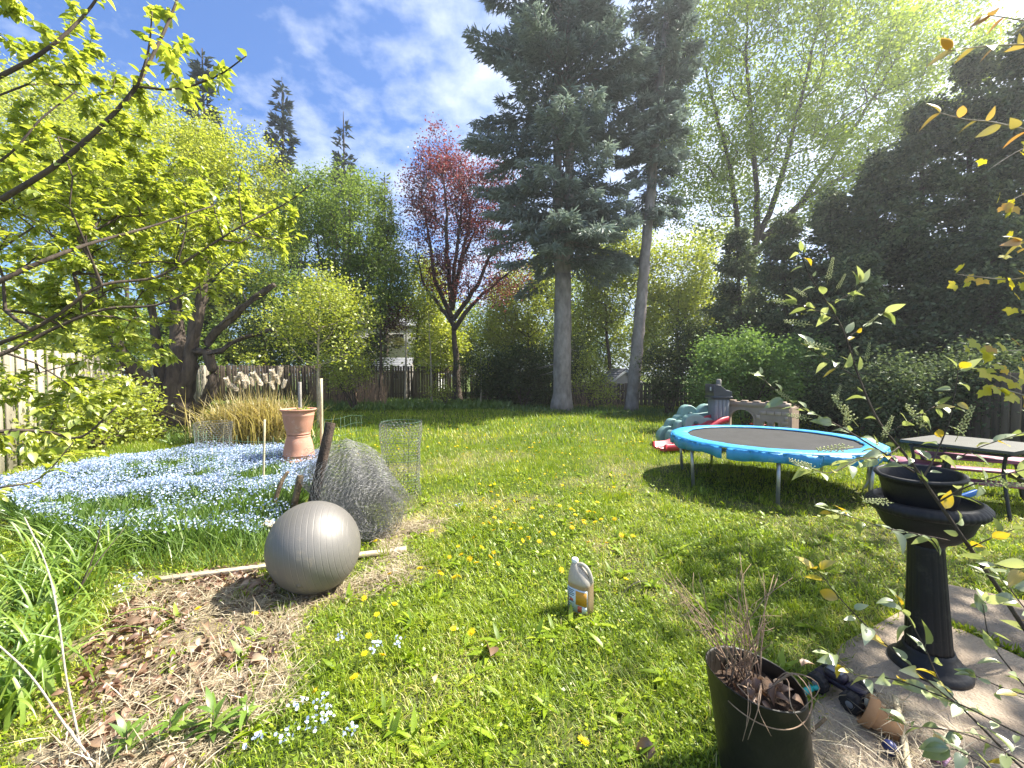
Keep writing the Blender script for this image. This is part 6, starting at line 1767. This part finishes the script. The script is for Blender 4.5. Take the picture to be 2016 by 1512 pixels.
    Q = A + a * .012; z = RNG.normal(0, .5, (len(Q), 3)) + np.array([[.3, -.35, .9]])
    R = basis(a, z)
    mes = []
    for q in range(4):
        tv, tf = leaf_template(.40 + .05 * q, 6, .10 + .07 * q, .10 + .15 * q); gg = Geo(); gg.add(tv, tf); tube(gg, [(0, -.17, .01), (0, 0, 0), (0, .2, 0)], .011, 4); mes.append(gg.mesh('leaf', M['cherry_obj'], True))
    vis = np.argsort(-S * (proj(Q)[:, 0] < 2100))
    n = min(298, len(Q)); leaf_objs(r, base, mes, R[vis[:n]], Q[vis[:n]], np.repeat(S[vis[:n]][:, None], 3, 1))
    if len(Q) > n:
        tv, tf = leaf_template(.45, 5, .15, .2); gg = Geo(); kk = vis[n:]; inst(gg, tv, tf, R[kk], Q[kk], S[kk], RNG.random(len(kk))); o = gg.obj('foliage', M['cherry'], r, True, off=base); o['kind'] = 'stuff'
    # bud spikes
    gg = Geo(); tube(gg, [(0, 0, 0), (.002, .5, .004), (0, 1, 0)], [.008, .006, .004], 5)
    m = 52; y = np.linspace(.22, 1.02, m); aa = np.arange(m) * 2.4
    o = np.stack([np.cos(aa) * .105 * (1.15 - y * .75), y, np.sin(aa) * .105 * (1.15 - y * .75)], -1)
    edges(gg, np.stack([0 * y, y - .03, 0 * y], -1), o, .004, .003, 3)
    octv = np.array([[1, 0, 0], [-1, 0, 0], [0, 1, 0], [0, -1, 0], [0, 0, 1], [0, 0, -1]], float); octf = np.array([[0, 2, 4], [2, 1, 4], [1, 3, 4], [3, 0, 4], [2, 0, 5], [1, 2, 5], [3, 1, 5], [0, 3, 5]])
    inst(gg, octv, octf, np.repeat(np.eye(3)[None], m, 0), o, np.full(m, .025), RNG.uniform(.5, 1, m)); me = gg.mesh('flower_spike', M['spike'])
    for px, py, qx, qy, dd in ((1628, 560, 1640, 508, 1.78), (1645, 575, 1664, 540, 1.78), (1668, 600, 1697, 566, 1.77), (1590, 585, 1563, 568, 1.77), (1570, 600, 1520, 590, 1.76), (1600, 640, 1545, 632, 1.75), (1700, 645, 1728, 622, 1.72), (1640, 690, 1585, 674, 1.7), (1705, 715, 1712, 675, 1.7), (1690, 700, 1683, 688, 1.7), (1640, 800, 1655, 760, 1.63), (1665, 845, 1667, 800, 1.62), (1690, 840, 1640, 780, 1.6), (1735, 870, 1757, 820, 1.6), (1600, 825, 1550, 816, 1.63), (1680, 880, 1610, 885, 1.55), (1610, 925, 1555, 905, 1.46), (1830, 850, 1785, 798, 1.6), (1760, 990, 1700, 985, 1.46), (1920, 950, 2016, 955, 1.4), (1880, 870, 1915, 800, 1.6), (1560, 790, 1528, 768, 1.66)):
        p, q = D(px, py, dd), D(qx, qy, dd - .03); dv = np.array(q - p); L = float(np.linalg.norm(dv))
        Rm = basis(dv[None], np.array([[0, -.3, 1.0]]) + RNG.normal(0, .2, (1, 3)))
        leaf_objs(r, base, [me], Rm, [p], [(L * .9, L, L * .9)], 'flower_spike')
cherry()

def maple_leaf_mesh():
    pts = []
    for a, rr in ((-90, .02), (-60, .34), (-35, .42), (-18, .62), (-5, .52), (10, .66), (22, .88), (36, .74), (52, .58), (62, .70), (74, .74), (80, .86), (90, 1.02)):
        pts.append((rr * math.cos(math.radians(a)), .25 + rr * .75 * math.sin(math.radians(a))))
    right = pts; left = [(-x, y) for x, y in reversed(pts[1:-1])]
    o = right + left; v = [(0, .28, .0)] + [(x, y, -.22 * (x * x + (y - .25) ** 2) + .06 * abs(x)) for x, y in o]
    n = len(o); f = [(0, 1 + i, 1 + (i + 1) % n) for i in range(n)]
    return np.array(v), np.array(f)
def maple_small():
    base = Vector((3.5, 2.3, 0))
    d = lambda *p: [D(*q) for q in p]
    T = [base, Vector((3.5, 2.3, 1.0)), Vector((3.45, 2.3, 2.0)), Vector((3.4, 2.3, 3.1))]
    r = root('maple_sapling', base, 'yellow leaved maple sapling whose twigs hang in at the right edge', 'tree')
    g = Geo(); tube(g, smooth_path(T, 5), np.linspace(.045, .02, 16), 8)
    A = []; a = []; S = []
    tw = [d((2160, 200, 2.3), (2080, 260, 2.3), (2000, 300, 2.3), (1945, 335, 2.3)), d((2170, 330, 2.2), (2080, 360, 2.25), (2010, 385, 2.25), (1985, 400, 2.25)), d((2180, 560, 2.3), (2070, 540, 2.3), (1990, 550, 2.3), (1925, 545, 2.3), (1885, 540, 2.3)),
          d((2180, 640, 2.3), (2080, 610, 2.3), (2010, 590, 2.3)), d((2180, 860, 2.2), (2070, 790, 2.2), (2000, 745, 2.25), (1950, 720, 2.25)), d((2170, 700, 2.3), (2060, 690, 2.3), (1980, 690, 2.3), (1940, 690, 2.3)), d((2170, 800, 2.2), (2060, 790, 2.2), (1990, 770, 2.2), (1950, 762, 2.2)), d((2170, 460, 2.3), (2080, 470, 2.3), (2010, 480, 2.3))]
    for p in tw:
        zt = float(p[0].z); t0 = Vector((3.45, 2.3, max(.4, min(2.9, zt - .1))))
        P = smooth_path([t0] + p, 5); tube(g, P, np.linspace(.007, .0014, len(P)), 6)
        for q in range(15):
            k = RNG.integers(len(P) // 3, len(P)); A.append(P[k] + RNG.normal(0, .035, 3)); a.append([RNG.normal(-.3, .6), RNG.normal(-.2, .5), -.7]); S.append(RNG.uniform(.038, .066))
    g.obj('branches', M['bark_pale'], r, smooth=True, off=base)
    A = np.array(A); a = np.array(a); S = np.array(S)
    tv, tf = maple_leaf_mesh(); gg = Geo(); gg.add(tv, tf); me = gg.mesh('leaf', M['maple_obj'])
    R = basis(a, RNG.normal(0, .5, (len(A), 3)) + np.array([[.3, -.7, .6]]))
    leaf_objs(r, base, [me], R, A, np.repeat(S[:, None], 3, 1))
    # oval orange young leaves hanging in from above
    base2 = Vector((2.55, 1.5, 0))
    r = root('bronze_leaved_shrub', base2, 'twigs with long bronze orange young leaves at the top right corner', 'shrub')
    g = Geo(); Lf = []
    main = [base2 + Vector((.6, 0, 0)), base2 + Vector((.6, 0, 1.4)), base2 + Vector((.45, 0, 2.2))]
    tube(g, smooth_path(main, 5), np.linspace(.02, .01, 11), 8)
    for p in (d((2250, 330, 1.4), (2100, 280, 1.4), (2016, 255, 1.4), (1950, 240, 1.42), (1900, 235, 1.42), (1850, 222, 1.43)), d((2250, 120, 1.4), (2100, 90, 1.4), (2000, 88, 1.4), (1930, 92, 1.4), (1870, 100, 1.4)), d((2250, 160, 1.4), (2100, 60, 1.35), (2010, 40, 1.35), (1950, 30, 1.35)), d((2200, 480, 1.35), (2080, 470, 1.35), (2010, 475, 1.36))):
        P, lv = stem_leaves([base2 + Vector((.5, 0, float(p[0].z) - .15))] + p, .05, .045, .072, .45, .15)
        tube(g, P, np.linspace(.004, .0013, len(P)), 6); Lf += lv
    g.obj('branches', M['bark_pale'], r, smooth=True, off=base2)
    A = np.array([q[0] for q in Lf]); a = np.array([q[1] for q in Lf]); S = np.array([q[2] for q in Lf])
    m = leaf_mat('leaf_bronze', [(0, (.26, .26, .08)), (.6, (.40, .32, .09)), (1, (.50, .28, .08))], .5, .08, mode='obj', tcol=(1.2, 1, .7))
    tv, tf = leaf_template(.42, 6, .15, .25); gg = Geo(); gg.add(tv, tf); me = gg.mesh('leaf', m, True)
    leaf_objs(r, base2, [me], basis(a, RNG.normal(0, .5, (len(A), 3)) + np.array([[0, -.5, .8]])), A, np.repeat(S[:, None], 3, 1))
maple_small()
def shade_maple():
    b = Vector((7.9, 3.7, 0)); d = Vector
    es = [(np.array([7.4, 3.3, 6.2]), np.array([1.4, 1.3, 1.2]), 1.0), (np.array([8.6, 4.3, 7.4]), np.array([1.6, 1.6, 1.3]), .8), (np.array([6.9, 2.8, 4.6]), np.array([.9, 1.0, .7]), .4)]
    deciduous('maple_tree', 'tall maple standing just outside the right edge over the patio', 'tree', b, [[b, d((7.9, 3.7, 2)), d((7.8, 3.6, 4)), d((7.8, 3.6, 6.8))]], es, 150, 2300, .13, M['maple'], M['bark'], sig=.28, r0=.16, w=.8)
shade_maple()

# ------------------------------------------------------------------ daylilies and bare canes at the left
def daylilies():
    mes = []
    for q in range(6):
        k = 8; L = 1.0; v = []; f = []; th = .12 + .05 * q; p = np.zeros(3); bend = (1.5 + .35 * q) / k
        for i in range(k + 1):
            w = .021 * (1 - (i / k) ** 2.2) + .001
            v += [(-w, p[1], p[2] + w * .5), (0, p[1], p[2]), (w, p[1], p[2] + w * .5)]
            p = p + np.array([0, math.sin(th), math.cos(th)]) * L / k; th += bend * (.4 + 1.2 * i / k)
        for i in range(k):
            a = i * 3; f += [(a, a + 1, a + 4, a + 3), (a + 1, a + 2, a + 5, a + 4)]
        g = Geo(); g.add(v, np.array(f)); mes.append(g.mesh('blade', M['daylily_obj'], True))
    DLAB = ['under the tip of the upright pale cane', 'around the two dark bare stems', 'touching the left picture edge halfway down', 'in the middle of the row, left of the litter', 'just above the slanting pale cane', 'farthest right, beside the long grass of the flower bed', 'cut by the left picture edge, highest of the row', 'cut by the bottom left corner', 'nearest the blue flowers, farthest back']
    for ci, (px, py, nb) in enumerate(((60, 1190, 46), (150, 1170, 44), (20, 1280, 46), (110, 1270, 46), (60, 1370, 44), (190, 1120, 36), (-60, 1200, 40), (-30, 1440, 36), (90, 1120, 40))):
        c = G(px, py); r = root('daylily_clump', c, 'green daylily clump ' + DLAB[ci], 'daylily', 'daylily clumps at the left edge')
        for q in range(nb):
            o = bpy.data.objects.new('blade', mes[RNG.integers(0, 6)])
            s = RNG.uniform(.30, .58); a = RNG.random() * 6.28
            o.location = (RNG.normal(0, .07), RNG.normal(0, .07), 0); o.scale = (RNG.uniform(.30, .46), s, s)
            o.rotation_euler = (RNG.normal(0, .12), RNG.normal(0, .12), a); link(o, r)
daylilies()
def canes():
    for pts, rad, mat, lab in (
            ([(168, 1535, 1.5), (150, 1430, 1.54), (130, 1330, 1.57), (112, 1200, 1.62), (90, 1110, 1.68), (48, 1018, 1.76)], .0042, 'cane', 'pale bare cane bending up to the left over the daylilies'),
            ([(195, 1530, 1.5), (130, 1430, 1.5), (60, 1330, 1.52), (-20, 1255, 1.55)], .0046, 'cane', 'pale bare cane slanting out of the bottom left corner'),
            ([(118, 1232, 2.4), (165, 1140, 2.45), (190, 1075, 2.5), (200, 1020, 2.55)], .005, 'bark', 'dark upright bare stem among the daylilies'),
            ([(122, 1230, 2.4), (175, 1130, 2.5), (245, 1040, 2.7)], .004, 'bark', 'dark slanting bare stem beside the upright one')):
        P = [D(*q) for q in pts]; P[0].z = -.01
        sp = smooth_path(P, 5); g = Geo(); tube(g, sp, np.linspace(rad, rad * .55, len(sp)) * (1 + RNG.normal(0, .06, len(sp))), 7)
        for k in range(3, len(sp), 4): tube(g, [sp[k], sp[k] + RNG.normal(0, .007, 3)], [rad * .7, .0008], 5)
        o = g.obj('bare_cane', M[mat], smooth=True, off=P[0], loc=P[0]); tag(o, lab, 'bare cane')
canes()
def corner_weeds():
    tv, tf = leaf_template(.26, 5, .15, .5)
    for px, py, s, lab in ((335, 1470, .12, 'long leaved weed in the litter nearest the bottom edge'), (420, 1455, .115, 'long leaved weed in the litter right of the pale cane'), (485, 1440, .11, 'long leaved weed where the litter meets the grass'), (250, 1500, .11, 'long leaved weed at the foot of the slanting cane')):
        c = G(px, py); r = root('leafy_weed', c, lab, 'weed')
        gg = Geo(); gg.add(tv, tf); me = gg.mesh('leaf', M['daylily_obj'], True)
        n = 16; a = rdir(n); a[:, 2] = np.abs(a[:, 2]) * .6 + .25
        z = np.linspace(.01, .12, n)
        leaf_objs(r, (0, 0, 0), [me], basis(a, np.array([[0, 0, 1.0]])), np.column_stack([RNG.normal(0, .006, n), RNG.normal(0, .006, n), z]), np.repeat((s * RNG.uniform(.5, 1, n))[:, None], 3, 1))
        g = Geo(); tube(g, [(0, 0, -.01), (.002, 0, .07), (0, .002, .14)], [.004, .003, .001], 6); g.obj('stem', M['twig_green'], r)
corner_weeds()

# ------------------------------------------------------------------ thin air volume added in place of veiling lens glare
def glare_haze():
    m, t = new_mat('glare_haze_air')
    v = N(t, 'ShaderNodeVolumePrincipled', i={'Density': .0015, 'Anisotropy': .55, 'Color': (.95, .97, 1, 1)})
    o = N(t, 'ShaderNodeOutputMaterial'); t.links.new(v.outputs[0], o.inputs['Volume'])
    g = Geo(); box(g, (0, 115, 14.5), (340, 270, 31.5))
    tag(g.obj('glare_haze', m), 'thin air volume added to imitate veiling lens glare', kind='stuff')
glare_haze()
